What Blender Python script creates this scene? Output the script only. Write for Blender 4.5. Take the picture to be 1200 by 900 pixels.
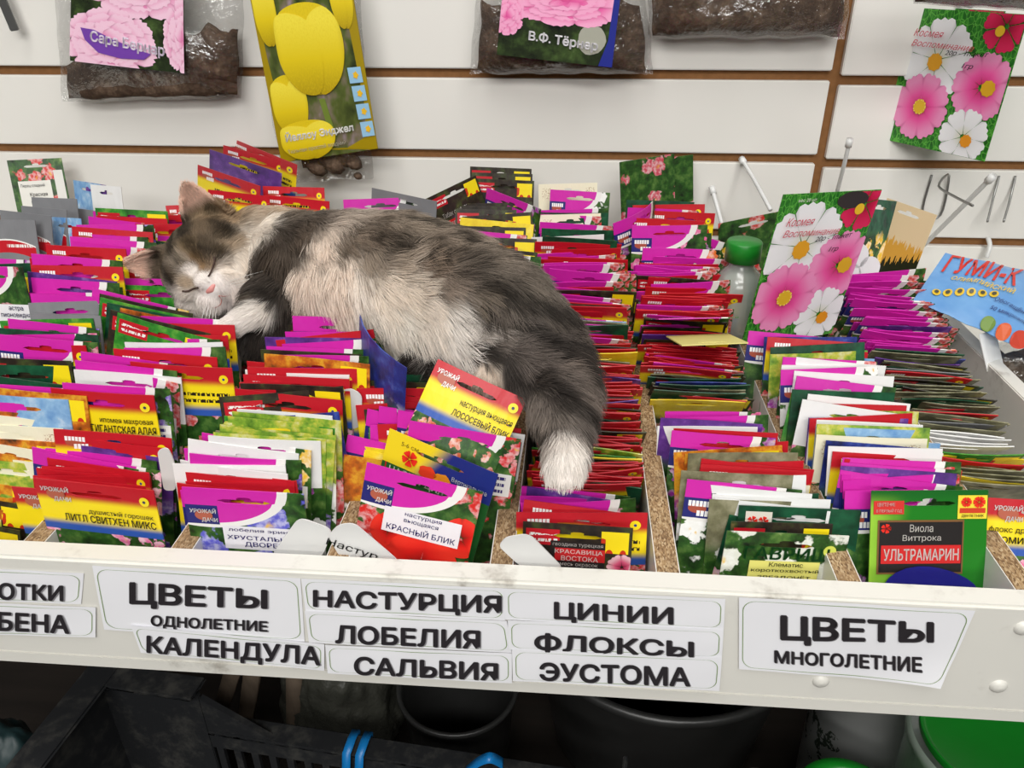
import bpy, bmesh, math, random
import numpy as np
from mathutils import Vector, Matrix, noise
from mathutils.geometry import tessellate_polygon
from mathutils.bvhtree import BVHTree

# ------------------------------------------------------------------ scene, camera, light
SC = bpy.context.scene
COL = SC.collection
for o in list(bpy.data.objects):
    bpy.data.objects.remove(o)
random.seed(7)
rng = np.random.default_rng(11)

F = 920.0                                    # focal length in pixels of a 1200 x 900 frame
PITCH, YAW, ROLL = 0.4993, 0.0770, -0.0034
CAM = Vector((0.0, -1.0443, 1.40))
_f = Vector((-math.sin(YAW)*math.cos(PITCH), math.cos(YAW)*math.cos(PITCH), -math.sin(PITCH)))
_r = Vector((math.cos(YAW), math.sin(YAW), 0))
_u = _r.cross(_f)
RIGHT = math.cos(ROLL)*_r + math.sin(ROLL)*_u
UP = -math.sin(ROLL)*_r + math.cos(ROLL)*_u
FWD = _f

cd = bpy.data.cameras.new('camera')
cam = bpy.data.objects.new('camera', cd)
COL.objects.link(cam)
cd.sensor_fit = 'HORIZONTAL'; cd.sensor_width = 36.0; cd.lens = 36.0*F/1200.0
cd.clip_start = 0.02
cam.matrix_world = Matrix(((RIGHT.x, UP.x, -FWD.x, CAM.x), (RIGHT.y, UP.y, -FWD.y, CAM.y),
                           (RIGHT.z, UP.z, -FWD.z, CAM.z), (0, 0, 0, 1)))
SC.camera = cam

world = bpy.data.worlds.new('world'); SC.world = world; world.use_nodes = True
world.node_tree.nodes['Background'].inputs[0].default_value = (1.0, 0.985, 0.96, 1)
world.node_tree.nodes['Background'].inputs[1].default_value = 0.12

def area_light(name, loc, target, sx, sy, power, col=(1, 0.985, 0.955)):
    ld = bpy.data.lights.new(name, 'AREA'); ld.shape = 'RECTANGLE'; ld.size = sx; ld.size_y = sy
    ld.energy = power; ld.color = col
    o = bpy.data.objects.new(name, ld); COL.objects.link(o)
    o.location = loc
    o.rotation_euler = (Vector(target)-Vector(loc)).to_track_quat('-Z', 'Y').to_euler()
    return o
area_light('ceiling_lamp', (-0.6, -1.05, 2.75), (-0.5, -0.8, 0), 0.35, 1.3, 11.5)
area_light('ceiling_lamp', (0.6, -1.00, 2.75), (0.5, -0.75, 0), 0.35, 1.3, 11.5)
area_light('ceiling_lamp', (0.0, -2.5, 2.75), (0.0, -1.0, 0.8), 2.4, 0.35, 40)
area_light('ceiling_lamp', (0.0, -4.2, 2.75), (0.0, -1.0, 0.9), 2.4, 0.4, 44)

SC.view_settings.view_transform = 'Standard'
SC.view_settings.look = 'None'
SC.view_settings.gamma = 1.0
SC.view_settings.use_curve_mapping = False
SC.view_settings.exposure = 0.0

# ------------------------------------------------------------------ pixel -> place
def ray(px, py):
    return FWD*F + RIGHT*(px-600) - UP*(py-450)
def at_z(px, py, z):
    d = ray(px, py); return CAM + d*((z-CAM.z)/d.z)
def at_y(px, py, y):
    d = ray(px, py); return CAM + d*((y-CAM.y)/d.y)
def proj(p):
    d = Vector(p)-CAM; w = d.dot(FWD)
    return 600+F*d.dot(RIGHT)/w, 450-F*d.dot(UP)/w
def depth(p):
    return (Vector(p)-CAM).dot(FWD)

# ------------------------------------------------------------------ helpers
def setp(o, label=None, cat=None, group=None, kind=None):
    if label: o['label'] = label
    if cat: o['category'] = cat
    if group: o['group'] = group
    if kind: o['kind'] = kind
    return o
def link(name, me, mat=None, parent=None, loc=None):
    o = bpy.data.objects.new(name, me); COL.objects.link(o)
    if mat is not None:
        if len(me.materials) == 0:
            me.materials.append(mat)
        else:
            o.material_slots[0].link = 'OBJECT'; o.material_slots[0].material = mat
    if parent: o.parent = parent
    if loc is not None: o.location = loc
    return o
def empty(name, loc=(0, 0, 0)):
    o = bpy.data.objects.new(name, None); COL.objects.link(o); o.location = loc; o.empty_display_size = .02
    return o
def mesh(name, vs, fs, smooth=False, uvs=None):
    me = bpy.data.meshes.new(name); me.from_pydata([tuple(v) for v in vs], [], fs); me.update()
    if smooth:
        me.polygons.foreach_set('use_smooth', [True]*len(me.polygons))
    if uvs is not None:
        l = me.uv_layers.new(name='UVMap')
        idx = np.empty(len(me.loops), dtype=np.int32); me.loops.foreach_get('vertex_index', idx)
        l.data.foreach_set('uv', np.asarray(uvs, dtype=np.float32)[idx].ravel())
    return me
def bm_mesh(name, bm, smooth=False):
    me = bpy.data.meshes.new(name); bmesh.ops.recalc_face_normals(bm, faces=bm.faces[:]); bm.to_mesh(me); bm.free()
    if smooth: me.polygons.foreach_set('use_smooth', [True]*len(me.polygons))
    return me
def box_bm(x0, x1, y0, y1, z0, z1, bev=0.0, bm=None):
    b = bmesh.new()
    bmesh.ops.create_cube(b, size=1)
    for v in b.verts:
        v.co = Vector(((x0+x1)/2+v.co.x*(x1-x0), (y0+y1)/2+v.co.y*(y1-y0), (z0+z1)/2+v.co.z*(z1-z0)))
    if bev: bmesh.ops.bevel(b, geom=b.edges[:], offset=bev, segments=2, affect='EDGES')
    if bm is None: return b
    me = bpy.data.meshes.new('t'); b.to_mesh(me); b.free(); bm.from_mesh(me); bpy.data.meshes.remove(me)
    return bm
def box(name, x0, x1, y0, y1, z0, z1, mat, parent=None, bev=0.0008):
    return link(name, bm_mesh(name, box_bm(x0, x1, y0, y1, z0, z1, bev)), mat, parent)
def tube(name, pts, r, mat, parent=None, seg=8, radii=None, cap=True):
    pts = [Vector(p) for p in pts]; n = len(pts); vs = []; fs = []
    t0 = (pts[1]-pts[0]).normalized(); a = t0.orthogonal().normalized()
    for i, p in enumerate(pts):
        t = (pts[min(i+1, n-1)]-pts[max(i-1, 0)]).normalized()
        a = (a - t*a.dot(t)).normalized(); b = t.cross(a); rr = radii[i] if radii else r
        for k in range(seg):
            w = 2*math.pi*k/seg; vs.append(p+(a*math.cos(w)+b*math.sin(w))*rr)
    for i in range(n-1):
        for k in range(seg):
            fs.append((i*seg+k, i*seg+(k+1) % seg, (i+1)*seg+(k+1) % seg, (i+1)*seg+k))
    if cap:
        fs.append(tuple(range(seg))[::-1]); fs.append(tuple((n-1)*seg+k for k in range(seg)))
    return link(name, mesh(name, vs, fs, True), mat, parent)
def lathe(name, prof, mat, parent=None, seg=48, loc=(0, 0, 0), smooth=True):
    vs = []; fs = []; n = len(prof)
    for k in range(seg):
        w = 2*math.pi*k/seg
        for (r, z) in prof: vs.append((r*math.cos(w), r*math.sin(w), z))
    for k in range(seg):
        k2 = (k+1) % seg
        for i in range(n-1): fs.append((k*n+i, k2*n+i, k2*n+i+1, k*n+i+1))
    o = link(name, mesh(name, vs, fs, smooth), mat, parent); o.location = loc
    return o
def spline(pts, n):
    pts = [Vector(p) for p in pts]; out = []
    P = [pts[0]]+pts+[pts[-1]]
    for i in range(1, len(P)-2):
        for k in range(n):
            t = k/n; a, b, c, d = P[i-1], P[i], P[i+1], P[i+2]
            out.append(.5*((2*b)+(c-a)*t+(2*a-5*b+4*c-d)*t*t+(-a+3*b-3*c+d)*t**3))
    out.append(pts[-1]); return out
def lerp_tab(tab, x):
    tab = sorted(tab)
    if x <= tab[0][0]: return tab[0][1]
    for (a, b), (c, d) in zip(tab, tab[1:]):
        if x <= c: return b+(d-b)*(x-a)/(c-a)
    return tab[-1][1]

# ------------------------------------------------------------------ node helpers
class S:                                     # a socket with arithmetic
    def __init__(s, nt, sock): s.nt = nt; s.k = sock
    def _m(s, op, *a):
        n = s.nt.nodes.new('ShaderNodeMath'); n.operation = op
        for i, x in enumerate((s,)+a):
            if isinstance(x, S): s.nt.links.new(x.k, n.inputs[i])
            else: n.inputs[i].default_value = x
        return S(s.nt, n.outputs[0])
    def __add__(s, o): return s._m('ADD', o)
    def __sub__(s, o): return s._m('SUBTRACT', o)
    def __mul__(s, o): return s._m('MULTIPLY', o)
    def __truediv__(s, o): return s._m('DIVIDE', o)
    def lt(s, o): return s._m('LESS_THAN', o)
    def gt(s, o): return s._m('GREATER_THAN', o)
    def sqrt(s): return s._m('SQRT')
    def fract(s): return s._m('FRACT')
    def sin(s): return s._m('SINE')
    def step(s, a, b):                       # smooth 0..1 between a and b
        n = s.nt.nodes.new('ShaderNodeMapRange'); n.interpolation_type = 'SMOOTHSTEP'
        s.nt.links.new(s.k, n.inputs[0])
        n.inputs[1].default_value = a; n.inputs[2].default_value = b
        return S(s.nt, n.outputs[0])
    def inside(s, a, b): return s.gt(a)*s.lt(b)
class NT:
    def __init__(s, name, rough=.4, spec=.5):
        s.m = bpy.data.materials.new(name); s.m.use_nodes = True; s.nt = s.m.node_tree
        s.b = s.nt.nodes['Principled BSDF']
        s.b.inputs['Roughness'].default_value = rough
        s.b.inputs['Specular IOR Level'].default_value = spec
    def node(s, t): return s.nt.nodes.new(t)
    def put(s, sock, x):
        if isinstance(x, S): s.nt.links.new(x.k, sock)
        else: sock.default_value = x if not (isinstance(x, tuple) and len(x) == 3 and sock.type == 'RGBA') else (*x, 1)
    def coord(s, which='Object'):
        return S(s.nt, s.node('ShaderNodeTexCoord').outputs[which])
    def xyz(s, v):
        n = s.node('ShaderNodeSeparateXYZ'); s.nt.links.new(v.k, n.inputs[0])
        return [S(s.nt, n.outputs[i]) for i in range(3)]
    def vec(s, x, y, z=0.0):
        n = s.node('ShaderNodeCombineXYZ')
        for i, q in enumerate((x, y, z)): s.put(n.inputs[i], q)
        return S(s.nt, n.outputs[0])
    def vop(s, a, op, b):
        n = s.node('ShaderNodeVectorMath'); n.operation = op; s.nt.links.new(a.k, n.inputs[0]); s.put(n.inputs[1], b)
        return S(s.nt, n.outputs[0])
    def noise(s, v, scale, detail=2, rough=.5, out=0):
        n = s.node('ShaderNodeTexNoise'); s.nt.links.new(v.k, n.inputs['Vector'])
        n.inputs['Scale'].default_value = scale; n.inputs['Detail'].default_value = detail; n.inputs['Roughness'].default_value = rough
        return S(s.nt, n.outputs[out])
    def vor(s, v, scale, feature='F1', out='Distance', rnd=1.0):
        n = s.node('ShaderNodeTexVoronoi'); n.feature = feature; s.nt.links.new(v.k, n.inputs['Vector'])
        n.inputs['Scale'].default_value = scale; n.inputs['Randomness'].default_value = rnd
        return S(s.nt, n.outputs[out])
    def mix(s, f, a, b):
        n = s.node('ShaderNodeMix'); n.data_type = 'RGBA'
        s.put(n.inputs[0], f); s.put(n.inputs[6], a); s.put(n.inputs[7], b)
        return S(s.nt, n.outputs[2])
    def ramp(s, f, stops):
        n = s.node('ShaderNodeValToRGB'); cr = n.color_ramp; s.nt.links.new(f.k, n.inputs[0])
        while len(cr.elements) < len(stops): cr.elements.new(.5)
        for e, (p, c) in zip(cr.elements, stops): e.position = p; e.color = (*c, 1)
        return S(s.nt, n.outputs[0])
    def objcol(s): return S(s.nt, s.node('ShaderNodeObjectInfo').outputs['Color'])
    def objrnd(s): return S(s.nt, s.node('ShaderNodeObjectInfo').outputs['Random'])
    def color(s, c): s.put(s.b.inputs['Base Color'], c); return s
    def bump(s, h, strength=.3, dist=.002):
        n = s.node('ShaderNodeBump'); n.inputs['Strength'].default_value = strength; n.inputs['Distance'].default_value = dist
        s.nt.links.new(h.k, n.inputs['Height']); s.nt.links.new(n.outputs[0], s.b.inputs['Normal']); return s
def rgb(r, g, b):                            # display value 0-255 -> linear
    return tuple((c/255/12.92 if c/255 <= .04045 else ((c/255+.055)/1.055)**2.4) for c in (r, g, b))
_flat = {}
def flat(c, rough=.4, spec=.5, metal=0.0):   # plain ink / plastic with a slight uneven tone
    key = (c, rough, spec, metal)
    if key not in _flat:
        m = NT('ink_%d_%d_%d' % c, rough, spec); l = rgb(*c)
        n = m.noise(m.coord(), 60, 2)
        m.color(m.mix(n, tuple(x*.93 for x in l), tuple(min(1, x*1.07) for x in l)))
        m.b.inputs['Metallic'].default_value = metal
        _flat[key] = m.m
    return _flat[key]

WHITE = (232, 230, 226); INK = (38, 34, 36)
MAT = {}
def mk_basic():
    m = NT('white_laminate', .35); c = m.coord(); n = m.noise(c, 3, 4); n2 = m.noise(c, 70, 4, .6)
    m.color(m.mix(n, rgb(229, 226, 219), rgb(236, 234, 229))); m.bump(n2, .03); MAT['slat'] = m.m
    m = NT('tray_white_paint', .45); c = m.coord(); a = m.noise(c, 9, 6, .7); b = m.noise(c, 55, 4, .6)
    dirt = a.step(.54, .72)*b.step(.45, .68)
    m.color(m.mix(dirt*.75, rgb(226, 224, 216), rgb(120, 108, 92))); m.bump(b, .06); MAT['tray'] = m.m
    m = NT('brown_fibreboard', .8, .2); n = m.noise(m.coord(), 120, 3)
    m.color(m.mix(n, rgb(120, 82, 48), rgb(150, 106, 66))); MAT['mdf'] = m.m
    m = NT('particle_board', .85, .2); c = m.coord(); v = m.vor(m.vop(c, 'MULTIPLY', (1.0, .4, 1.0)), 1100, out='Color')
    x, y, z = m.xyz(v); n = m.noise(c, 25, 3)
    m.color(m.mix(n.step(.3, .7)*.5, m.ramp(x, [(0, rgb(106, 80, 56)), (.35, rgb(150, 120, 86)), (.7, rgb(182, 152, 112)), (1, rgb(206, 182, 146))]), rgb(120, 100, 78)))
    m.bump(x, .5, .001); MAT['chip'] = m.m
    m = NT('soil', .95, .1); c = m.coord(); n = m.noise(c, 45, 8, .75); v = m.vor(c, 160)
    m.color(m.ramp(n, [(.28, rgb(50, 39, 32)), (.5, rgb(84, 68, 56)), (.62, rgb(112, 93, 78)), (.75, rgb(146, 126, 108))])); m.bump(n+v, .6, .003); MAT['soil'] = m.m
    # thin clear film
    for nm, f0, tint in (('film', .10, (.97, .97, .97)), ('film_milky', .10, (.86, .87, .86))):
        m = NT(nm); nt = m.nt; nt.nodes.remove(m.b)
        tr = nt.nodes.new('ShaderNodeBsdfTransparent'); tr.inputs[0].default_value = (*tint, 1)
        gl = nt.nodes.new('ShaderNodeBsdfGlossy'); gl.inputs['Roughness'].default_value = .12
        lw = nt.nodes.new('ShaderNodeLayerWeight'); lw.inputs[0].default_value = .35
        c = m.coord(); n = m.noise(c, 26, 5, .6); n2 = m.vor(c, 18, 'SMOOTH_F1')
        bp = nt.nodes.new('ShaderNodeBump'); bp.inputs['Strength'].default_value = .8; bp.inputs['Distance'].default_value = .012
        nt.links.new((n+n2).k, bp.inputs['Height'])
        nt.links.new(bp.outputs[0], gl.inputs['Normal']); nt.links.new(bp.outputs[0], lw.inputs['Normal'])
        fac = S(nt, lw.outputs['Facing'])*.35+f0
        mx = nt.nodes.new('ShaderNodeMixShader'); nt.links.new(fac.k, mx.inputs[0])
        nt.links.new(tr.outputs[0], mx.inputs[1]); nt.links.new(gl.outputs[0], mx.inputs[2])
        nt.links.new(mx.outputs[0], nt.nodes['Material Output'].inputs[0]); MAT[nm] = m.m
    m = NT('paper_sign', .5); c = m.coord(); n = m.noise(c, 14, 3)
    m.color(m.mix(n, rgb(238, 238, 243), rgb(246, 246, 249))); m.bump(m.noise(c, 30, 2), .08); MAT['paper'] = m.m
    m = NT('black_plastic', .45, .4); c = m.coord(); n = m.noise(c, 40, 5, .7)
    m.color(m.mix(n.step(.45, .75), rgb(34, 35, 37), rgb(66, 65, 62))); MAT['crate'] = m.m
    m = NT('metal_wire', .3); m.color(rgb(150, 150, 148)); m.b.inputs['Metallic'].default_value = .9
    m.bump(m.noise(m.coord(), 200, 2), .05); MAT['wire'] = m.m
    m = NT('clear_plastic_tag', .25); m.color(m.mix(m.noise(m.coord(), 30, 2), rgb(214, 214, 212), rgb(226, 226, 225))); MAT['tag'] = m.m
mk_basic()

# ------------------------------------------------------------------ lettering
_tc = {}
def text_verts(s, bold=0.0, shear=0.0):
    key = (s, bold, shear)
    if key not in _tc:
        cu = bpy.data.curves.new('t', 'FONT'); cu.body = s; cu.size = 1;  cu.shear = shear
        cu.resolution_u = 3; cu.fill_mode = 'NONE'
        ob = bpy.data.objects.new('t', cu); COL.objects.link(ob)
        dg = bpy.context.evaluated_depsgraph_get()
        me = bpy.data.meshes.new_from_object(ob.evaluated_get(dg))
        co = [v.co.copy() for v in me.vertices]; nb = {}
        for e in me.edges:
            i, j = e.vertices; nb.setdefault(i, []).append(j); nb.setdefault(j, []).append(i)
        bpy.data.objects.remove(ob); bpy.data.curves.remove(cu); bpy.data.meshes.remove(me)
        seen = set(); loops = []
        for i in range(len(co)):              # vertices of one outline follow each other
            if i in seen or i not in nb: continue
            lp = [i]; seen.add(i); cur = i
            while True:
                nx_ = [j for j in sorted(nb[cur], key=lambda j: (j != cur+1, j)) if j not in seen]
                if not nx_: break
                cur = nx_[0]; seen.add(cur); lp.append(cur)
            if len(lp) > 2: loops.append([co[k] for k in lp])
        def area(l): return sum(p.x*q.y-q.x*p.y for p, q in zip(l, l[1:]+l[:1]))/2
        def inside(p, l):
            r = False
            for u, w in zip(l, l[1:]+l[:1]):
                if (u.y > p.y) != (w.y > p.y) and p.x < (w.x-u.x)*(p.y-u.y)/(w.y-u.y)+u.x: r = not r
            return r
        ars = [area(l) for l in loops]; pv = []; fs = []; hole_of = {}
        for i, l in enumerate(loops):         # a hole lies wholly inside a bigger outline that turns the other way
            for j, g in enumerate(loops):
                if i != j and abs(ars[j]) > abs(ars[i]) and ars[i]*ars[j] < 0 and all(inside(p, g) for p in l): hole_of[i] = j
        for j, l in enumerate(loops):         # every outer outline is filled on its own, minus its holes
            if j in hole_of: continue
            grp = [l]+[loops[i] for i in hole_of if hole_of[i] == j]
            tri = tessellate_polygon(grp); n0 = len(pv)
            for g in grp: pv += g
            fs += [tuple(n0+q for q in t) for t in tri]
        v = np.array([(p.x, p.y) for p in pv], dtype=np.float32)
        if bold:                              # heavier strokes: copies shifted in a ring
            nv_ = len(v); f0 = list(fs); vv = [v]
            for k in range(6):
                a = 2*math.pi*k/6; vv.append(v+np.array([bold*math.cos(a), bold*math.sin(a)], dtype=np.float32))
                fs += [tuple(q+nv_*(k+1) for q in f) for f in f0]
            v = np.concatenate(vv)
        v = (v-v.min(0))/(v.max(0)-v.min(0)); _tc[key] = (v, fs)
    return _tc[key]
# ------------------------------------------------------------------ the setting: slatted wall, floor
wall = setp(box('wall_back', -1.5, 1.5, .010, .022, 0, 2.6, MAT['mdf'], bev=0), 'white slatted shop display wall with brown grooves', 'wall', kind='structure')
SEAM = .3162
def slats(x0, x1, dz):
    proto = None
    for k in range(-12, 10):
        zc = 1.2205+.1*k+dz
        if proto is None:
            proto = bm_mesh('slat', box_bm(x0, x1, 0, .0102, -.0442, .0442, .0012))
        o = link('slat', proto, MAT['slat'], wall); o.location = (0, 0, zc)
slats(-1.5, SEAM-.006, 0); slats(SEAM+.006, 1.5, -.0052)
m = NT('shop_floor', .6); c = m.coord(); n = m.noise(c, 6, 4)
m.color(m.mix(n, rgb(70, 66, 62), rgb(92, 88, 82)))
setp(box('floor', -3, 3, -4, .022, -.02, 0, m.m, bev=0), 'dull grey shop floor under the display', 'floor', kind='structure')

# ------------------------------------------------------------------ the display tray
TF = .966                                     # tray floor
tray = setp(empty('display_tray', (0, -.33, .95)), 'white tray with particle board dividers holding all the seed packets', 'tray')
def tr_box(name, *a, mat='tray', bev=.0012):
    o = box(name, *a, MAT[mat], None, bev); o.parent = tray; o.matrix_parent_inverse = Matrix.Translation(-tray.location); return o
tr_box('bottom_board', -1.15, .62, -.650, -.004, .950, TF)
tr_box('front_board', -1.15, .62, -.668, -.650, .9605, 1.051, bev=.002)
tr_box('bottom_rim', -1.15, .62, -.667, -.60, .948, .9600)
DIV = [-.691, -.581, -.471, -.361, -.256, -.148, -.038, .071, .186, .296]
for x in DIV:
    d = tr_box('divider', x-.0072, x+.0072, -.6495, -.006, TF, 1.0475, mat='chip', bev=.0004)
    for s in (-1, 1):
        f = box('melamine_face', x+s*.0074-.0004, x+s*.0074+.0004, -.6494, -.006, TF, 1.0470, MAT['slat'], None, 0)
        f.parent = d
tr_box('side_board', .410, .426, -.6495, -.006, TF, 1.0500, bev=.001)
for px, py in ((1170, 804), (1199, 736), (962, 798)):
    p = at_y(px, py, -.668)
    o = lathe('rivet', [(0, .0028), (.003, .0024), (.0052, .001), (.006, -.0005)], flat((222, 220, 212)), tray, 20)
    o.matrix_parent_inverse = Matrix.Translation(-tray.location)
    o.location = p; o.rotation_euler = (math.pi/2, 0, 0)

# ------------------------------------------------------------------ paper signs on the front board
SY = -.6688
def sign(label, quad, lines, border=True, curl=0.0, idx=0):
    TL, TR, BR, BL = [at_y(x, y, SY-.0007*idx) for x, y in quad]
    root = empty('paper_sign', (BL+BR)/2)
    inv = Matrix.Translation(-root.location)
    NX, NZ = 14, 5; vs = []; fs = []
    def Pt(a, b):                              # a right, b down
        p = (TL*(1-a)+TR*a)*(1-b)+(BL*(1-a)+BR*a)*b
        e = max(0, a+b-1.55)
        return p+Vector((-e*curl*.2, -curl*e*e*.5-.00012*math.sin(a*17+idx*2)-.00012*math.sin(a*9+b*5+idx), 0))
    for j in range(NZ+1):
        for i in range(NX+1): vs.append(Pt(i/NX, j/NZ))
    for j in range(NZ):
        for i in range(NX):
            a = j*(NX+1)+i; fs.append((a, a+NX+1, a+NX+2, a+1))
    n = len(vs); vs += [v+Vector((0, .00018, 0)) for v in vs]
    fs += [tuple(n+q for q in f[::-1]) for f in fs]
    me = mesh('paper', vs, fs, True)
    o = link('paper', me, MAT['paper'], root); o.matrix_parent_inverse = inv
    w = (TR-TL).length; h = (BL-TL).length
    if border:
        pts = []; r = min(.22*h, .008); m_ = .0022
        for cx, cy, a0 in ((w-m_-r, m_+r, -90), (w-m_-r, h-m_-r, 0), (m_+r, h-m_-r, 90), (m_+r, m_+r, 180)):
            for k in range(7):
                t = math.radians(a0+15*k); pts.append((cx+r*math.cos(t), cy+r*math.sin(t)))
        ctr = (w/2, h/2); bv = []; bf = []
        # densify
        q = []
        for (a, b), (c_, d_) in zip(pts, pts[1:]+pts[:1]):
            k = max(1, int(math.hypot(c_-a, d_-b)/.01))
            q += [(a+(c_-a)*i/k, b+(d_-b)*i/k) for i in range(k)]
        for (x, y) in q:
            d = Vector((ctr[0]-x, ctr[1]-y)).normalized()*.0005
            for (xx, yy) in ((x, y), (x+d.x, y+d.y)):
                bv.append(Pt(xx/w, yy/h)+Vector((0, -.00035, 0)))
        k = len(q)
        for i in range(k):
            j = (i+1) % k; bf.append((2*i, 2*j, 2*j+1, 2*i+1))
        o = link('green_border', mesh('border', bv, bf), flat((122, 150, 84)), root); o.matrix_parent_inverse = inv
    for (s, x0, x1, yl0, yl1, yr0, yr1) in lines:
        v, tf = text_verts(s, .034)
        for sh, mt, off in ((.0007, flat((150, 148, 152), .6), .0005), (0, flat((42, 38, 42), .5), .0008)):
            a, b, c_, d_ = [at_y(x, y, SY-.0007*idx) for x, y in ((x0, yl0), (x1, yr0), (x1, yr1), (x0, yl1))]
            tv = []
            for (u, t) in v:
                t = 1-t
                p = (a*(1-u)+b*u)*(1-t)+(d_*(1-u)+c_*u)*t
                k = p-TL; aa = max(0, min(1, k.x/(TR-TL).x)); bb = max(0, min(1, -(p.z-(TL*(1-aa)+TR*aa).z)/h))
                tv.append(Vector((p.x+sh, Pt(aa, bb).y-off, p.z-sh)))
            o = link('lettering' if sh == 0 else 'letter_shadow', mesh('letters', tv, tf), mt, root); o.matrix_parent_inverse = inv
    return setp(root, label, 'sign', 'paper signs on the tray front')
sign('white paper sign reading НОГОТКИ (calendula), cut off by the left photo edge', [(-85, 663), (98, 672), (95, 708), (-85, 702)], [('НОГОТКИ', -58, 75, 679, 700, 685, 704)], idx=0)
sign('white paper sign reading ВЕРБЕНА (verbena), cut off by the left photo edge', [(-85, 704), (112, 712), (112, 747), (-85, 742)], [('ВЕРБЕНА', -62, 82, 713, 735, 720, 742)], idx=1)
sign('large white paper sign reading ЦВЕТЫ ОДНОЛЕТНИЕ (annual flowers)', [(108, 663), (352, 678), (357, 752), (122, 738)], [('ЦВЕТЫ', 152, 314, 681, 712, 690, 717), ('ОДНОЛЕТНИЕ', 177, 314, 720, 735, 727, 742)], idx=0)
sign('white paper sign strip reading КАЛЕНДУЛА (calendula)', [(153, 733), (380, 755), (380, 786), (165, 765)], [('КАЛЕНДУЛА', 172, 376, 744, 768, 757, 783)], idx=2)
sign('white paper sign strip reading НАСТУРЦИЯ (nasturtium)', [(353, 678), (594, 690), (592, 727), (358, 716)], [('НАСТУРЦИЯ', 367, 588, 690, 714, 697, 722)], idx=1)
sign('white paper sign strip reading ЛОБЕЛИЯ (lobelia)', [(357, 716), (594, 728), (600, 765), (362, 753)], [('ЛОБЕЛИЯ', 393, 563, 731, 753, 738, 760)], idx=2)
sign('white paper sign strip reading САЛЬВИЯ (salvia)', [(381, 756), (600, 766), (600, 801), (384, 789)], [('САЛЬВИЯ', 415, 584, 768, 790, 776, 797)], idx=3)
sign('white paper sign strip reading ЦИНИИ (zinnias)', [(591, 690), (850, 702), (848, 738), (592, 726)], [('ЦИНИИ', 649, 789, 704, 728, 711, 735)], idx=2)
sign('white paper sign strip reading ФЛОКСЫ (phlox)', [(595, 727), (848, 738), (846, 772), (596, 761)], [('ФЛОКСЫ', 626, 813, 740, 763, 750, 770)], idx=3)
sign('white paper sign strip reading ЭУСТОМА (eustoma)', [(600, 761), (846, 771), (843, 810), (601, 798)], [('ЭУСТОМА', 632, 809, 775, 797, 781, 804)], idx=4)
sign('large white paper sign reading ЦВЕТЫ МНОГОЛЕТНИЕ (perennials) with curled corner', [(866, 700), (1143, 716), (1105, 803), (866, 784)], [('ЦВЕТЫ', 914, 1094, 720, 755, 728, 757), ('МНОГОЛЕТНИЕ', 907, 1080, 761, 776, 769, 787)], curl=.03, idx=1)
# ------------------------------------------------------------------ seed packet prints (u across, t down from the top edge, 1 = 125 mm)
MAG = rgb(206, 34, 166); RED = rgb(190, 20, 36); YEL = rgb(246, 220, 22); NAVY = rgb(34, 36, 112); PW = rgb(236, 234, 230)
def pk(name, rough=.42):
    m = NT(name, rough, .5); uv = m.coord('UV'); u, t, _ = m.xyz(uv); r = m.objrnd()
    sh = m.vec(u*1.0+r*37.0, t*1.55+r*91.0, r*13.0)
    m.bump(m.noise(m.vec(u+r*9.0, t*.7, r), 5, 3), .25, .004)
    return m, u, t, r, sh
def picture(m, sh, scale=5.0):                # blurred flowers on leaves
    n = m.noise(sh, 7, 4, .6); n2 = m.noise(sh, 19, 3)
    sv = m.vop(sh, 'ADD', m.vop(m.noise(sh, 9, 3, out=1), 'MULTIPLY', (.22, .22, .0))); d = m.vor(sv, scale)
    bg = m.ramp(n, [(.3, rgb(14, 26, 10)), (.5, rgb(40, 84, 26)), (.68, rgb(90, 126, 56)), (.8, rgb(160, 170, 120))])
    oc = m.objcol(); fl = m.mix(n2.step(.35, .7), oc, m.mix(.45, oc, (1, 1, 1)))
    fl = m.mix(d.step(.0, .16), rgb(236, 190, 40), fl)
    return m.mix((d+n2*.22).step(.50, .56), fl, bg)
def tinytext(m, u, t, sh, u0, u1, t0, t1, rows):
    f = ((t-t0)*(rows/(t1-t0))).fract().inside(.25, .75)
    return f*m.noise(m.vec(u*1.0, (t*rows/(t1-t0))._m('FLOOR'), 0), 42, 1).gt(.47)*u.inside(u0, u1)*t.inside(t0, t1)
def logo(m, c, u, t, sh, u0, u1, t0, t1, back=None):
    reg = u.inside(u0, u1)*t.inside(t0, t1)
    if back: c = m.mix(reg, c, back)
    w = u1-u0; h = t1-t0
    if u0 < 0: u0 = 0; w = u1
    e1 = (u-(u0+w*.45))/(w*.3); e2 = (t-(t0+h*.52))/(h*.24)
    c = m.mix((e1*e1+e2*e2).lt(1.0), c, rgb(170, 80, 60))
    for (a, b, p, q, k) in ((.12, .85, .14, .42, 6.0), (.42, .95, .62, .9, 4.0)):
        g = ((u-(u0+w*a))*(k/(w*(b-a)))).fract().gt(.22)
        c = m.mix(g*u.inside(u0+w*a, u0+w*b)*t.inside(t0+h*p, t0+h*q), c, (.9, .9, .9))
    return c
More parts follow.
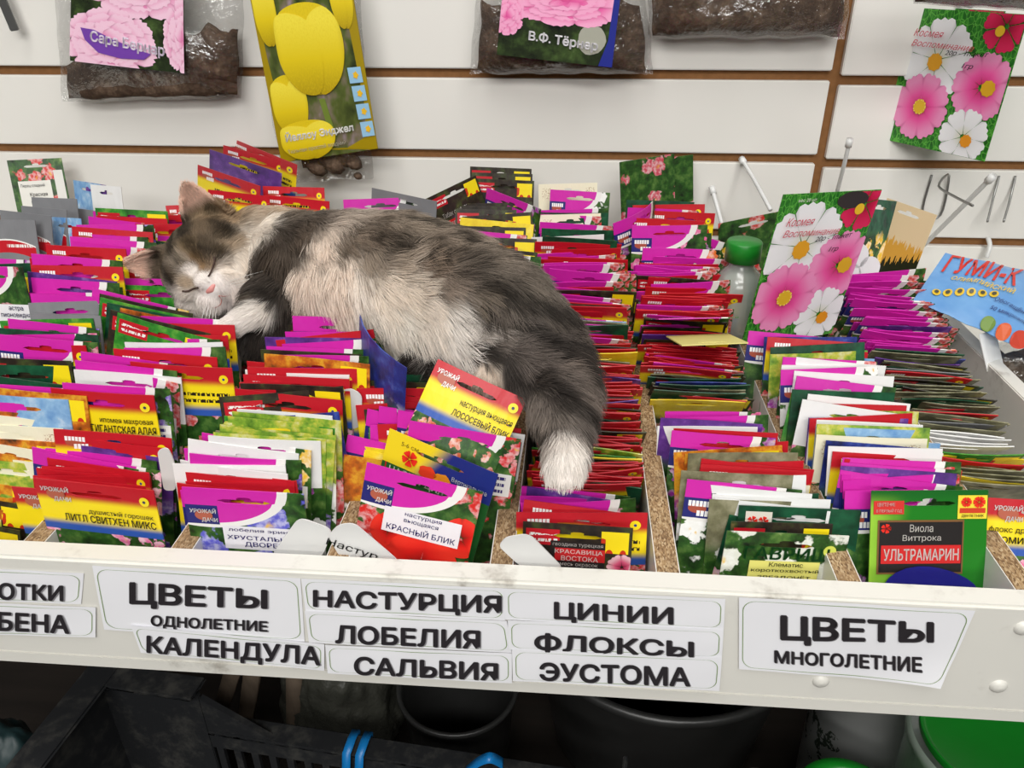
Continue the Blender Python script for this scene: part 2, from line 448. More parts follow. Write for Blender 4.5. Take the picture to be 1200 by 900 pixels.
def mk_prints():
    P = {}
    m, u, t, r, sh = pk('print_magenta')
    a = (u-.18)/.60; b = t/.215; d = (a*a+b*b).sqrt()
    c = picture(m, sh); c = m.mix(d.lt(1.14), c, PW); c = m.mix(d.lt(1.0), c, MAG)
    c = logo(m, c, u, t, sh, -.1, .27, .105, .225, NAVY)
    lab = u.inside(.29, .97)*t.inside(.23, .37); c = m.mix(lab, c, PW); c = m.mix(tinytext(m, u, t, sh, .34, .92, .24, .36, 3), c, rgb(50, 40, 110))
    m.color(c); P['M'] = m.m
    m, u, t, r, sh = pk('print_magenta_front')
    a = (u-.18)/.60; b = t/.215; d = (a*a+b*b).sqrt()
    c = picture(m, sh, 3.0); c = m.mix(d.lt(1.14), c, PW); c = m.mix(d.lt(1.0), c, MAG); c = m.mix(u.lt(.27)*t.inside(.105, .225), c, NAVY)
    m.color(c); P['M0'] = m.m
    m, u, t, r, sh = pk('print_red')
    c = picture(m, sh, 7); c = m.mix(t.lt(.315), c, rgb(42, 84, 170))
    c = m.mix(t.step(.235, .285), m.mix(t.step(.085, .135), RED, YEL), c)
    c = logo(m, c, u, t, sh, .05, .29, .025, .125)
    du = (u-.91); dt = (t-.075)*1.5; dd = (du*du+dt*dt).sqrt()
    c = m.mix(dd.lt(.042), c, YEL); c = m.mix(dd.lt(.012), c, rgb(40, 60, 140))
    c = m.mix(tinytext(m, u, t, sh, .3, .95, .155, .24, 2), c, rgb(30, 20, 14))
    m.color(c); P['R'] = m.m
    m, u, t, r, sh = pk('print_red_front')
    c = picture(m, sh, 9); c = m.mix(t.lt(.315), c, rgb(42, 84, 170)); c = m.mix(t.step(.235, .285), m.mix(t.step(.085, .135), RED, YEL), c)
    m.color(c); P['R0'] = m.m
    def photo(name, stops, tag=None, badge=None, plain=.0, s=4.0):
        m, u, t, r, sh = pk(name); n = m.noise(sh, 6, 5, .6)
        c = m.mix((1.0-plain) if plain else 1.0, m.ramp(n, stops), m.ramp(n, stops))
        pic = picture(m, sh, s); c = m.mix(t.step(.24, .36), c, pic)
        if tag:
            c = m.mix(u.inside(.03, .34)*t.inside(.035, .13), c, tag); c = m.mix(tinytext(m, u, t, sh, .06, .32, .05, .12, 2), c, PW)
        if badge:
            rg = u.inside(.72, .97)*t.inside(.03, .16); c = m.mix(rg, c, badge)
            k = m.vor(m.vec(u*8.0, t*9.0, 0), 1.0); c = m.mix(rg*k.lt(.33), c, rgb(200, 50, 20))
        m.color(c); return m.m
    P['D'] = photo('print_dark_photo', [(.3, rgb(20, 15, 12)), (.5, rgb(46, 36, 26)), (.65, rgb(62, 72, 34)), (.8, rgb(120, 100, 60))], RED, YEL)
    P['G'] = photo('print_green', [(.3, rgb(22, 84, 24)), (.5, rgb(50, 138, 40)), (.7, rgb(120, 176, 66))], RED, YEL)
    P['K'] = photo('print_dark_green', [(.3, rgb(6, 40, 24)), (.5, rgb(12, 70, 44)), (.7, rgb(22, 92, 58))])
    P['P'] = photo('print_meadow', [(.3, rgb(66, 110, 30)), (.45, rgb(128, 164, 50)), (.55, rgb(190, 190, 70)), (.7, rgb(214, 214, 170))])
    P['O'] = photo('print_orange_photo', [(.3, rgb(60, 40, 16)), (.48, rgb(190, 96, 20)), (.6, rgb(222, 160, 40)), (.75, rgb(70, 100, 30))], None, YEL)
    P['N'] = photo('print_navy', [(.3, rgb(18, 22, 70)), (.55, rgb(36, 52, 140)), (.75, rgb(80, 110, 190))])
    P['B'] = photo('print_light_blue', [(.3, rgb(90, 140, 196)), (.55, rgb(140, 180, 216)), (.75, rgb(206, 220, 232))])
    P['V'] = photo('print_violet', [(.3, rgb(60, 30, 100)), (.55, rgb(96, 50, 140)), (.75, rgb(150, 110, 180))])
    P['T'] = photo('print_olive', [(.3, rgb(84, 80, 60)), (.5, rgb(124, 122, 92)), (.7, rgb(160, 156, 128))])
    P['L'] = photo('print_yellow', [(.3, rgb(222, 190, 26)), (.55, rgb(240, 214, 40)), (.75, rgb(244, 226, 110))], None, None)
    m, u, t, r, sh = pk('print_cream', .5); n = m.noise(sh, 3, 2)
    k = m.vor(m.vec(u*5.0, t*6.0, 0), 1.0, 'DISTANCE_TO_EDGE')
    c = m.mix(n, rgb(228, 222, 192), rgb(238, 233, 208))
    e = m.noise(m.vec(u*1.0, t*1.5, 1.0), 30, 2).inside(.50, .54)*(u.inside(.06, .2)+u.inside(.8, .95))*t.inside(.04, .14)
    c = m.mix(e, c, rgb(150, 110, 70)); c = m.mix(t.gt(.3), c, picture(m, sh)); m.color(c); P['C'] = m.m
    m, u, t, r, sh = pk('print_white', .4); c = m.mix(m.noise(sh, 3, 2), rgb(224, 224, 222), rgb(238, 238, 237))
    c = m.mix(t.gt(.3), c, picture(m, sh)); m.color(c); P['W'] = m.m
    m, u, t, r, sh = pk('print_silver', .38); n = m.noise(sh, 3, 2); c = m.mix(n, rgb(112, 113, 116), rgb(136, 137, 140))
    a = (u-.4); arc = t-.17-a*a*.2
    c = m.mix(arc.inside(.0, .10)*u.inside(.05, .95), c, RED); c = m.mix(tinytext(m, u, t, sh, .4, .9, .19, .24, 1), c, PW)
    c = m.mix(arc.inside(-.012, .0)*u.inside(.05, .95), c, PW)
    c = m.mix(tinytext(m, u, t, sh, .2, .9, .33, .44, 2), c, rgb(30, 30, 34)); c = m.mix(t.gt(.66), c, picture(m, sh)); m.color(c); P['Y'] = m.m
    # white border shared by the hero prints
    m, u, t, r, sh = pk('print_photo_only'); m.color(picture(m, sh, 3.4)); P['X'] = m.m
    return P
PR = mk_prints()
STYLE_NAME = {'M': 'magenta', 'R': 'red-and-yellow', 'D': 'dark brown', 'G': 'bright green', 'K': 'dark green', 'P': 'yellow-green', 'O': 'orange',
              'N': 'navy blue', 'B': 'light blue', 'V': 'violet', 'T': 'olive', 'C': 'cream', 'W': 'white', 'Y': 'silver grey', 'L': 'yellow', 'X': 'flower-photo'}

# ------------------------------------------------------------------ packet meshes
_pm = {}
def packet_mesh(w, L, slot=True, bend=0.0, curl=0.0, bulge=.0016, thick=.0009, hump=True, cache=True):
    """pouch standing on z = 0, front towards -y, euro slot near the top; a few hundred small triangles at most"""
    key = (round(w, 4), round(L, 4), slot, bend, curl, bulge)
    if cache and key in _pm: return _pm[key]
    us = [0, .10, .28, .33, .44, .47, .53, .56, .67, .72, .90, 1] if slot else [0, .12, .3, .5, .7, .88, 1]
    dt = [0, .0055, .0075, .0105, .0125, .022, .040, .062, .09]
    dt = [d for d in dt if d < L-.006]+[L-.004, L]
    if not slot: dt = [0, .008, .020, .040, .062, .09]; dt = [d for d in dt if d < L-.006]+[L-.004, L]
    nu, nt = len(us), len(dt)
    holes = set()
    if slot:
        for i in range(2, 9): holes.add((i, 2))
        for i in range(2, 9): holes.add((i, 3)) if False else None
        for i in (4, 5, 6): holes.add((i, 1))
    def pos(i, j, s):
        u = us[i]; d = dt[j]
        if slot and j in (2, 3) and i in (2, 9): d += .0012 if j == 2 else -.0012
        if slot and j == 1 and i in (4, 7): d += .0006
        x = (u-.5)*w; z = L-d
        e = max(0, min(1, (d-.020)/.03))*max(0, min(1, (L-d)/.02))*(math.sin(math.pi*u)**.7 if 0 < u < 1 else 0)
        y0 = warp(x, z, w, L, bend, curl)
        return (x, y0+s*(thick/2+e*bulge), z)
    vs = []; uvs = []
    for s in (-1, 1):
        for j in range(nt):
            for i in range(nu):
                vs.append(pos(i, j, s)); uvs.append((us[i], dt[j]/.125))
    fs = []; N = nu*nt
    def cell(i, j): return 0 <= i < nu-1 and 0 <= j < nt-1 and (i, j) not in holes
    for j in range(nt-1):
        for i in range(nu-1):
            if not cell(i, j): continue
            a, b, c, d = j*nu+i, j*nu+i+1, (j+1)*nu+i+1, (j+1)*nu+i
            fs.append((a, d, c, b)); fs.append((N+a, N+b, N+c, N+d))
            if not cell(i, j-1): fs.append((a, b, N+b, N+a))
            if not cell(i, j+1): fs.append((d, N+d, N+c, c))
            if not cell(i-1, j): fs.append((a, N+a, N+d, d))
            if not cell(i+1, j): fs.append((b, c, N+c, N+b))
    me = mesh('seed_packet', vs, fs, False, uvs)
    if cache: _pm[key] = me
    return me
def warp(x, z, w, L, bend, curl):
    return bend*((2*x/w)**2-.4)*w*.5 + curl*max(0, (z-L*.45)/(L*.55))**2*L*.4

FLOWERS = [(214, 30, 40), (226, 90, 150), (150, 40, 150), (236, 190, 40), (240, 240, 236), (230, 110, 30), (110, 80, 180), (190, 30, 90), (240, 170, 190)]
def put_packet(name, top, xdir, lean, L, w, me, mat, color=None):
    """top: place of the middle of the top edge; xdir: along the top edge; lean: radians back from upright"""
    x = Vector(xdir).normalized(); up0 = Vector((0, 0, 1)); up0 = (up0-x*up0.dot(x)).normalized(); back = up0.cross(x)
    up = up0*math.cos(lean)+back*math.sin(lean); y = up.cross(x)
    loc = Vector(top)-up*L
    o = bpy.data.objects.new(name, me); COL.objects.link(o)
    if len(me.materials) == 0: me.materials.append(mat)
    o.material_slots[0].link = 'OBJECT'; o.material_slots[0].material = mat
    o.matrix_world = Matrix(((x.x, y.x, up.x, loc.x), (x.y, y.y, up.y, loc.y), (x.z, y.z, up.z, loc.z), (0, 0, 0, 1)))
    c = color or random.choice(FLOWERS); o.color = (*rgb(*c), 1)
    return o

# ------------------------------------------------------------------ rows of packets, bin by bin (front to back)
BINS = {  # x of the middle, name, [(py, z of the top edge)]
 'z': ('stack by the wall', [(240, 1.165), (300, 1.150), (400, 1.14)]),
 'a': ('first bin from left', [(240, 1.155), (300, 1.16), (345, 1.140), (390, 1.132), (460, 1.125), (640, 1.115)]),
 'b': ('second bin from left', [(200, 1.16), (260, 1.14), (385, 1.138), (430, 1.132), (520, 1.105), (575, 1.088), (640, 1.08)]),
 'c': ('third bin from left', [(200, 1.16), (260, 1.14), (390, 1.132), (440, 1.125), (520, 1.100), (575, 1.088), (640, 1.08)]),
 'd': ('fourth bin from left', [(200, 1.16), (250, 1.145), (300, 1.13), (460, 1.112), (520, 1.098), (580, 1.085), (640, 1.08)]),
 'e': ('fifth bin from left', [(200, 1.158), (260, 1.142), (330, 1.115), (400, 1.085), (440, 1.072), (500, 1.060), (580, 1.055), (600, 1.066)]),
 'f': ('sixth bin from left', [(180, 1.16), (260, 1.142), (340, 1.105), (380, 1.085), (440, 1.066), (470, 1.060), (500, 1.078), (620, 1.070)]),
 'g': ('seventh bin from left', [(380, 1.096), (440, 1.092), (510, 1.082), (580, 1.09)]),
 'h': ('rightmost bin', [(310, 1.108), (360, 1.082), (420, 1.060), (480, 1.046), (540, 1.050), (590, 1.062)]),
}
LEAN = {'z': 12, 'a': 10, 'b': 8, 'c': 8, 'd': 11, 'e': 8, 'f': 13, 'g': 17, 'h': -24}
KB = {}
Y0 = dict(z=-.6, a=-.618, b=-.618, c=-.618, d=-.598, e=-.600, f=-.600, g=-.582, h=-.600)
PK = []                                       # every generic packet, in the order it is met from the front
def rows(bin_, segs):
    """segs: (py0, py1, styles front to back, px0, px1, jitter px, roll degrees)"""
    name, zt = BINS[bin_]
    for sg in segs:
        py0, py1, styles, px0, px1 = sg[:5]; jit = sg[5] if len(sg) > 5 else 4; rl = sg[6] if len(sg) > 6 else 0
        lean0 = sg[7] if len(sg) > 7 else LEAN[bin_]
        n = len(styles)
        for i, s in enumerate(styles):
            a = i/max(1, n-1); py = py0+(py1-py0)*a+random.uniform(-.8, .8); px = px0+(px1-px0)*a+random.gauss(0, jit*.9)
            z = lerp_tab(zt, py)+random.gauss(0, .0035)
            top = at_z(px, py, z)
            kk = KB[bin_] = KB.get(bin_, 0)+1
            while top.y < Y0[bin_]+.0018*min(kk, 20): z -= .001; top = at_z(px, py, z)
            lean = math.radians(lean0+random.gauss(0, 1.2)); L = (z-TF-.001)/math.cos(lean); L = max(.085, round(L/.005)*.005)
            lean = min(lean, math.asin(min(.99, max(.001, (top.y+.646)/L))))
            roll = math.radians(rl+random.gauss(0, 2.6)); yaw = math.radians(random.gauss(0, 3.5))
            w = random.choice([.078, .080, .082]); bend = random.choice([0, .02, -.02, .04, .06, -.04]); 
            x = Vector((math.cos(yaw)*math.cos(roll), math.sin(yaw)*math.cos(roll), -math.sin(roll)))
            PK.append(dict(bin=bin_, style=s, top=top, x=x, lean=lean, L=L, w=w, bend=bend, py=py, px=px))
rows('b', [(572, 545, 'RRRRRRR', 108, 112, 4, 4), (541, 532, 'MMM', 118, 128, 14, 5), (528, 508, 'VRR', 128, 131, 6, 5),
           (452, 438, 'MW', 140, 150, 4, 4), (436, 420, 'MMM', 150, 155, 3, 4), (428, 418, 'RN', 208, 212, 3, 3), (413, 385, 'RMWMRM', 198, 212, 5, 2), (380, 372, 'RM', 214, 220, 4)])
rows('c', [(576, 572, 'MR', 279, 278, 3, 3), (564, 554, 'RRR', 280, 280, 4, 2), (548, 544, 'WW', 272, 273, 3, 1), (536, 518, 'MMWM', 280, 290, 8, 2),
           (514, 488, 'WPTPPLPPGPWP', 310, 337, 5, 4), (486, 483, 'NW', 332, 332, 4, 1), (462, 452, 'RMD', 340, 345, 5, 0), (447, 427, 'RRWRR', 350, 352, 6, 1),
           (420, 408, 'OMDM', 372, 372, 5, 0), (405, 392, 'WMVR', 376, 384, 6, -4), (388, 372, 'MDRM', 384, 392, 8, 2)])
rows('d', [(514, 490, 'BKMWRM', 548, 542, 7, 6), (566, 552, 'DRR', 520, 516, 4, 12), (548, 524, 'LOLLM', 470, 468, 5, 8), (538, 516, 'KBWKM', 520, 523, 5, 8), (512, 500, 'MGM', 500, 492, 10, 4),
           (497, 484, 'RMM', 500, 484, 14, 2), (479, 465, 'DRR', 486, 470, 16, 0), (455, 440, 'RDK', 480, 470, 8, 0)])
def mixed(pool, n):
    R = random.Random(len(pool)*100+n); return ''.join(R.choice(pool) for _ in range(n))
rows('e', [(594, 604, 'RW', 684, 682, 3, 1, 18), (588, 575, 'MMVM', 676, 674, 5, 0, 5), (570, 538, mixed('RRRDRDK', 17), 686, 688, 5, 0, -34), (535, 524, 'LGRP', 688, 690, 5, 0, -34),
           (521, 476, mixed('RRRDRDRRK', 26), 692, 692, 5, 0, -36), (473, 430, mixed('RRRRDRRVR', 24), 690, 690, 5, 0, -36), (427, 402, 'CRTOLRDR', 692, 692, 6, 0, -34), (398, 372, mixed('MKMRTMRB', 11), 690, 688, 6, 0, -30),
           (369, 331, mixed('RMRRMLMRD', 20), 686, 684, 7, 0, -24), (328, 280, mixed('MMRMRMMMK', 22), 684, 676, 8, 0, -14), (277, 262, 'WMKMM', 674, 672, 6, 0, -4), (256, 246, 'KMKM', 672, 670, 4, 0, 2)])
rows('f', [(616, 608, 'KD', 915, 918, 4, 1), (591, 579, 'WTWK', 900, 895, 5, 1), (573, 555, 'WMCWT', 880, 876, 5, 1), (549, 541, 'RRR', 882, 878, 5, 1),
           (534, 526, 'OTO', 868, 864, 6, 1), (519, 504, 'RWMR', 858, 850, 6, 1), (499, 483, 'WVMM', 836, 832, 5, 1),
           (470, 440, 'LORDTKDDTKDNDKTD', 826, 820, 5, 1, -36), (438, 404, mixed('RRDRRRMRRD', 22), 815, 812, 6, 1, -36), (399, 372, 'DVRDMDM', 808, 806, 5, 0, -34),
           (369, 343, mixed('RMRRRMRD', 15), 803, 802, 7, 0, -26), (340, 302, mixed('MRMMDRRMMRK', 20), 800, 796, 8, 0, -16), (297, 264, 'MMMRMRM', 796, 785, 5, 0, 4), (257, 236, 'RMRMRK', 780, 776, 9, 0, 4)])
rows('g', [(562, 540, 'MMMVMRM', 1060, 1050, 6, 1), (536, 518, 'KRCWNB', 1042, 1030, 8, 1), (512, 494, 'CCBPW', 1026, 1016, 7, 1),
           (490, 468, 'VRPPWRGW', 1008, 998, 6, 1), (463, 458, 'DK', 994, 990, 5, 1), (448, 432, 'MMWM', 985, 978, 6, 1), (428, 404, 'WWMBPRGK', 972, 960, 6, 1), (401, 392, 'VRNM', 950, 944, 6, 0)])
rows('h', [(566, 546, 'TLTTLTT', 1164, 1152, 4, 2, -36), (540, 532, 'RLG', 1146, 1143, 4, 2, -30), (521, 507, 'WWWW', 1128, 1126, 4, 2, -44), (500, 480, 'TTYDRTDRTR', 1126, 1116, 6, 2, -42),
           (474, 442, 'TTKTDTTKTDTT', 1108, 1090, 7, 2, -44), (438, 413, 'RYKTDVNVTK', 1084, 1074, 5, 2, -42), (409, 330, mixed('MMMMMVMMR', 36), 1070, 1042, 7, 2, -30), (326, 318, 'MMM', 1038, 1036, 4, 0, -8)])
rows('a', [(640, 556, 'OPODPODOOP', -48, -10, 5, 4), (548, 490, 'CPOCOCCC', -5, 24, 5, 3), (484, 446, 'OBMBOMK', 20, 34, 5, 3), (428, 420, 'KD', 32, 34, 5), (404, 388, 'RRMMK', 48, 58, 5, 1),
           (380, 374, 'MG', 56, 60, 5, 1), (347, 314, 'MMDMMVMR', 84, 88, 8, 2), (312, 290, 'RRMRR', 90, 98, 8, 2), (287, 258, 'MMMRMM', 122, 140, 5, 3), (254, 246, 'RMG', 146, 152, 8)])
rows('b', [(382, 352, 'GDOKGDM', 198, 172, 6, 14), (336, 268, 'GMRMMRKMR', 190, 192, 7, 3), (262, 252, 'RMR', 196, 200, 6)])
rows('c', [(310, 262, 'MRKMDMR', 330, 350, 8, 2), (258, 250, 'MRM', 350, 352, 6)])
rows('d', [(298, 252, 'MDODMDLD', 580, 582, 6, 3), (246, 238, 'DDD', 574, 580, 6, 2)])
rows('z', [(318, 302, 'GKM', -8, -4, 4, 2)])
print('generic packets', len(PK))
# the 300 that show largest stand alone, the thinnest slivers far back become one mass
for i, p in enumerate(PK):
    ahead = [q for q in PK if q['bin'] == p['bin'] and 0 < q['py']-p['py'] < 30]
    gap = min([q['py']-p['py'] for q in ahead] or [25]); p['show'] = min(gap, 25)*(F/depth(p['top']))/1000
    if abs(p['px']-400) < 330 and 250 < p['py'] < 330 and p['bin'] in 'bcd': p['show'] *= .4
order = sorted(range(len(PK)), key=lambda i: -PK[i]['show'])
N_ALONE = 284
alone = set(order[:N_ALONE])
ORD = {1: 'first', 2: 'second', 3: 'third'}
def nth(n): return str(n)+('th' if 10 <= n % 100 <= 20 else {1: 'st', 2: 'nd', 3: 'rd'}.get(n % 10, 'th'))
cnt = {}; mass_v = []; mass_f = []; mass_u = []; mass_m = []; mats_used = []
for i in sorted(range(len(PK)), key=lambda i: -PK[i]['py']):
    p = PK[i]; b = p['bin']
    me = packet_mesh(p['w'], p['L'], True, p['bend'])
    o = put_packet('seed_packet', p['top'], p['x'], p['lean'], p['L'], p['w'], me, PR[p['style']])
    if i in alone:
        k = (b, p['style']); cnt[k] = cnt.get(k, 0)+1
        setp(o, '%s seed packet, %s of its colour from the front, %s' % (STYLE_NAME[p['style']], nth(cnt[k]), BINS[b][0]), 'seed packet', 'seed packets standing in the %s' % BINS[b][0])
    else:
        n0 = len(mass_v); M = o.matrix_world
        mass_v += [M @ v.co for v in me.vertices]; mass_f += [tuple(n0+q for q in f.vertices) for f in me.polygons]
        ul = np.empty(len(me.loops)*2, dtype=np.float32); me.uv_layers[0].data.foreach_get('uv', ul); mass_u.append(ul)
        if p['style'] not in mats_used: mats_used.append(p['style'])
        mass_m += [mats_used.index(p['style'])]*len(me.polygons)
        bpy.data.objects.remove(o)
me = bpy.data.meshes.new('packed_seed_packets'); me.from_pydata([tuple(v) for v in mass_v], [], mass_f)
l = me.uv_layers.new(name='UVMap'); l.data.foreach_set('uv', np.concatenate(mass_u))
for s in mats_used: me.materials.append(PR[s])
me.polygons.foreach_set('material_index', mass_m)
o = link('packed_seed_packets', me); o.color = (*rgb(200, 60, 60), 1)
setp(o, 'thin edges of tightly packed seed packets deep in the bins', 'seed packets', None, 'stuff')
# ------------------------------------------------------------------ packets with readable prints
class Hero:
    def __init__(s, label, TL, TR, lean, L, style, w=.080, dz=0.0, bend=0.0, curl=0.0, slot=True, color=None, z=None, cat='seed packet', name='seed_packet', minY=-.645, bulge=.0003, Y=None, ts=1.0, group='seed packets with readable fronts'):
        if z is None:
            lo, hi = .98, 1.36
            for _ in range(40):
                mid = (lo+hi)/2; q = (at_z(*TR, mid+dz)-at_z(*TL, mid)).length
                if q > w: lo = mid
                else: hi = mid
            z = mid
        if Y is not None:                     # fixed distance: find the height
            lo, hi = .9, 1.36
            for _ in range(40):
                mid = (lo+hi)/2
                if (at_z(*TL, mid).y+at_z(*TR, mid+dz).y)/2 > Y: lo = mid
                else: hi = mid
            z = mid
        a, b = at_z(*TL, z), at_z(*TR, z+dz)
        while (a.y+b.y)/2 < minY: z -= .001; a, b = at_z(*TL, z), at_z(*TR, z+dz)
        s.ts = ts; s.w = (b-a).length; s.bend, s.curl = bend, curl
        top = (a+b)/2; lean = math.radians(lean)
        if L is None: L = (top.z-TF-.002)/math.cos(lean)
        s.L = L
        me = packet_mesh(s.w, L, slot, bend, curl, bulge, cache=False)
        s.o = put_packet(name, top, b-a, lean, L, s.w, me, PR[style] if isinstance(style, str) else style, color)
        setp(s.o, label, cat, group)
        s.o['front'] = 1; del s.o['front']
    def P(s, u, t, off):
        x = (u-.5)*s.w; z = s.L-t*.125*s.ts
        return Vector((x, warp(x, z, s.w, s.L, s.bend, s.curl)-.00045-off, z))
    def poly(s, name, pts, mat, off=.0005, uv=None, grid=False):
        if grid:                              # rectangle u0,u1,t0,t1 that follows the bend
            u0, u1, t0, t1 = pts; N = 8; vs = []; fs = []
            for j in (0, 1, 2, 3):
                for i in range(N+1): vs.append(s.P(u0+(u1-u0)*i/N, t0+(t1-t0)*j/3, off))
            for j in range(3):
                for i in range(N): a = j*(N+1)+i; fs.append((a, a+N+1, a+N+2, a+1))
            return link(name, mesh(name, vs, fs, True), mat, s.o)
        vs = [s.P(u, t, off) for u, t in pts]
        return link(name, mesh(name, vs, [tuple(range(len(vs)))], False), mat, s.o)
    def rect(s, name, u0, u1, t0, t1, col, off=.0005):
        return s.poly(name, (u0, u1, t0, t1), flat(col) if isinstance(col, tuple) else col, off, grid=True)
    def text(s, st, u0, u1, t0, t1, col=INK, bold=.01, shear=0, off=.0011, skew=0.0, name='lettering'):
        v, fs = text_verts(st, bold, shear)
        vs = [s.P(u0+(u1-u0)*a, t1+(t0-t1)*b+skew*a, off) for a, b in v]
        return link(name, mesh(name, vs, fs), flat(col) if isinstance(col, tuple) else col, s.o)
    def disc(s, name, u, t, r, mat, off=.0008, n=20, sx=1, sy=1, wob=0, k=5, ph=0):
        pts = []
        for i in range(n):
            a = 2*math.pi*i/n; rr = r*(1+wob*math.cos(k*a+ph)); pts.append((u+rr*math.cos(a)*sx/s.w, t+rr*math.sin(a)*sy/.125))
        return s.poly(name, pts[::-1] if False else pts, mat, off)
    def logo(s, u0=.05, t0=.03, k=1.0):
        w = .24*k; h = .10*k
        s.disc('printed_basket', u0+w*.5, t0+h*.52, .006*k, flat((176, 92, 70)), .0009, sx=1.15, sy=.75)
        s.text('УРОЖАЙ', u0, u0+w, t0, t0+h*.36, (240, 238, 236), .03, .1)
        s.text('ДАЧИ', u0+w*.4, u0+w*1.02, t0+h*.66, t0+h, (240, 238, 236), .03, .1)
    def sun(s, u=.91, t=.075):
        s.disc('printed_emblem', u, t, .0036, flat((246, 222, 40)), .0008); s.disc('printed_emblem', u, t, .0011, flat((60, 60, 90)), .0011)
def petal_flower(h, name, u, t, r, mat, n=8, rot=0.0, wide=.44, off=.0008, gap=.0, tilt=1.0, squash=1.0, notch=True):
    """open flower printed on a packet: n broad petals with toothed ends, radial position stored as UV"""
    vs = []; fs = []; uv = []
    for k in range(n):
        a0 = rot+2*math.pi*k/n; i0 = len(vs)
        prof = [(.10, -.3), (.45, -.75), (.8, -1), (.95, -.85), (1.0, -.55), (.955, -.28), (1.02, 0), (.955, .28), (1.0, .55), (.95, .85), (.8, 1), (.45, .75), (.10, .3)]
        for (q, s_) in prof:
            ww = wide*(1 if q > .3 else .8)
            x = q*r; y = s_*ww*r*(.35 if q < .2 else (.72 if q < .6 else .93))
            if q > .9 and not notch: x = r*(1-.12*s_*s_)
            c_, s2 = math.cos(a0), math.sin(a0)
            X = x*c_-y*s2; Y = (x*s2+y*c_)*squash
            vs.append(h.P(max(.004, min(.996, u+X/h.w)), max(.004, min(h.L/.125-.004, t+Y/.125)), off+.00004*k)); uv.append((q, .5+s_*.5))
        fs.append(tuple(range(i0, len(vs))))
    return link(name, mesh(name, vs, fs, False, uv), mat, h.o)
def petal_mat(name, inner, mid, outer, streak=.25):
    m = NT(name, .3); uv = m.coord('UV'); q, a, _ = m.xyz(uv)
    st = m.noise(m.vec(q*.6, a*1.0, 0), 60, 2)
    c = m.ramp(q, [(.08, rgb(*inner)), (.42, rgb(*mid)), (.8, rgb(*outer))])
    c = m.mix(st.step(.4, .75)*streak, c, rgb(*mid)); e = (a-.5)*2.0; c = m.mix((e*e).step(.55, 1.0)*.55, c, tuple(x*.62 for x in rgb(*mid))); m.color(c); return m.m
PM_PINK = petal_mat('petal_pink', (196, 16, 90), (236, 84, 160), (240, 150, 196))
PM_WHITE = petal_mat('petal_white', (214, 216, 190), (236, 236, 238), (244, 244, 246), .35)
PM_RED = petal_mat('petal_crimson', (120, 6, 40), (200, 20, 70), (222, 36, 90))
PM_SCAR = petal_mat('petal_scarlet', (120, 10, 8), (214, 30, 24), (232, 52, 36))
m = NT('print_grass', .3); c = m.coord('UV'); n = m.noise(m.vop(c, 'MULTIPLY', (9.0, 4.0, 1.0)), 3, 6, .7); n2 = m.vor(m.vop(c, 'MULTIPLY', (14.0, 9.0, 1.0)), 2.0, 'DISTANCE_TO_EDGE')
m.color(m.mix(n2.lt(.05), m.ramp(n, [(.3, rgb(10, 60, 16)), (.5, rgb(34, 118, 30)), (.65, rgb(74, 160, 50)), (.8, rgb(150, 196, 90))]), rgb(96, 176, 66))); PR['grass'] = m.m

def cosmos_print(h, full=True):
    # sizes are in fractions of the packet; the packet is about 155 mm tall = t 0 .. 1.24
    petal_flower(h, 'printed_flower', .86, .10, .026, PM_RED, 6, .3, .44, .0006)
    h.disc('printed_flower_centre', .82, .14, .0055, flat((236, 190, 40)), .0012)
    petal_flower(h, 'printed_flower', .34, .42, .044, PM_WHITE, 7, .15, .40, .0007)
    h.disc('printed_flower_centre', .33, .44, .0095, flat((226, 160, 30)), .0015, 18, 1, 1, .06, 9)
    petal_flower(h, 'printed_flower', .93, .58, .040, PM_PINK, 8, .2, .46, .0010) if False else None
    petal_flower(h, 'printed_flower', .80, .60, .036, PM_PINK, 8, .1, .36, .0010)
    h.disc('printed_flower_centre', .86, .60, .0085, flat((222, 170, 30)), .0018, 18, 1, 1, .06, 9)
    petal_flower(h, 'printed_flower', .76, 1.03, .030, PM_WHITE, 7, .5, .40, .0012)
    h.disc('printed_flower_centre', .80, 1.06, .007, flat((232, 150, 30)), .002, 18, 1, 1, .06, 9)
    petal_flower(h, 'printed_flower', .30, .84, .037, PM_PINK, 8, .25, .36, .0016)
    h.disc('printed_flower_centre', .30, .84, .0085, flat((222, 178, 40)), .0024, 20, 1, 1, .08, 10)
    for k in range(14):
        a = k*2.4; h.disc('printed_stamen', .30+.0078*math.cos(a)/h.w, .84+.0078*math.sin(a)/.125, .0009, flat((250, 220, 110)), .0027, 6)
    h.text('Космея', .08, .36, .17, .235, (206, 60, 84), 0, .35, .0040)
    h.text('Воспоминание', .08, .66, .265, .32, (206, 60, 84), 0, .35, .0040)
    h.text('20р - 1пакет', .42, .80, .33, .38, (24, 24, 28), .008, .3, .0048, -.02)
    h.text('1гр', .60, .70, .42, .47, (24, 24, 28), .008, .3, .0048)

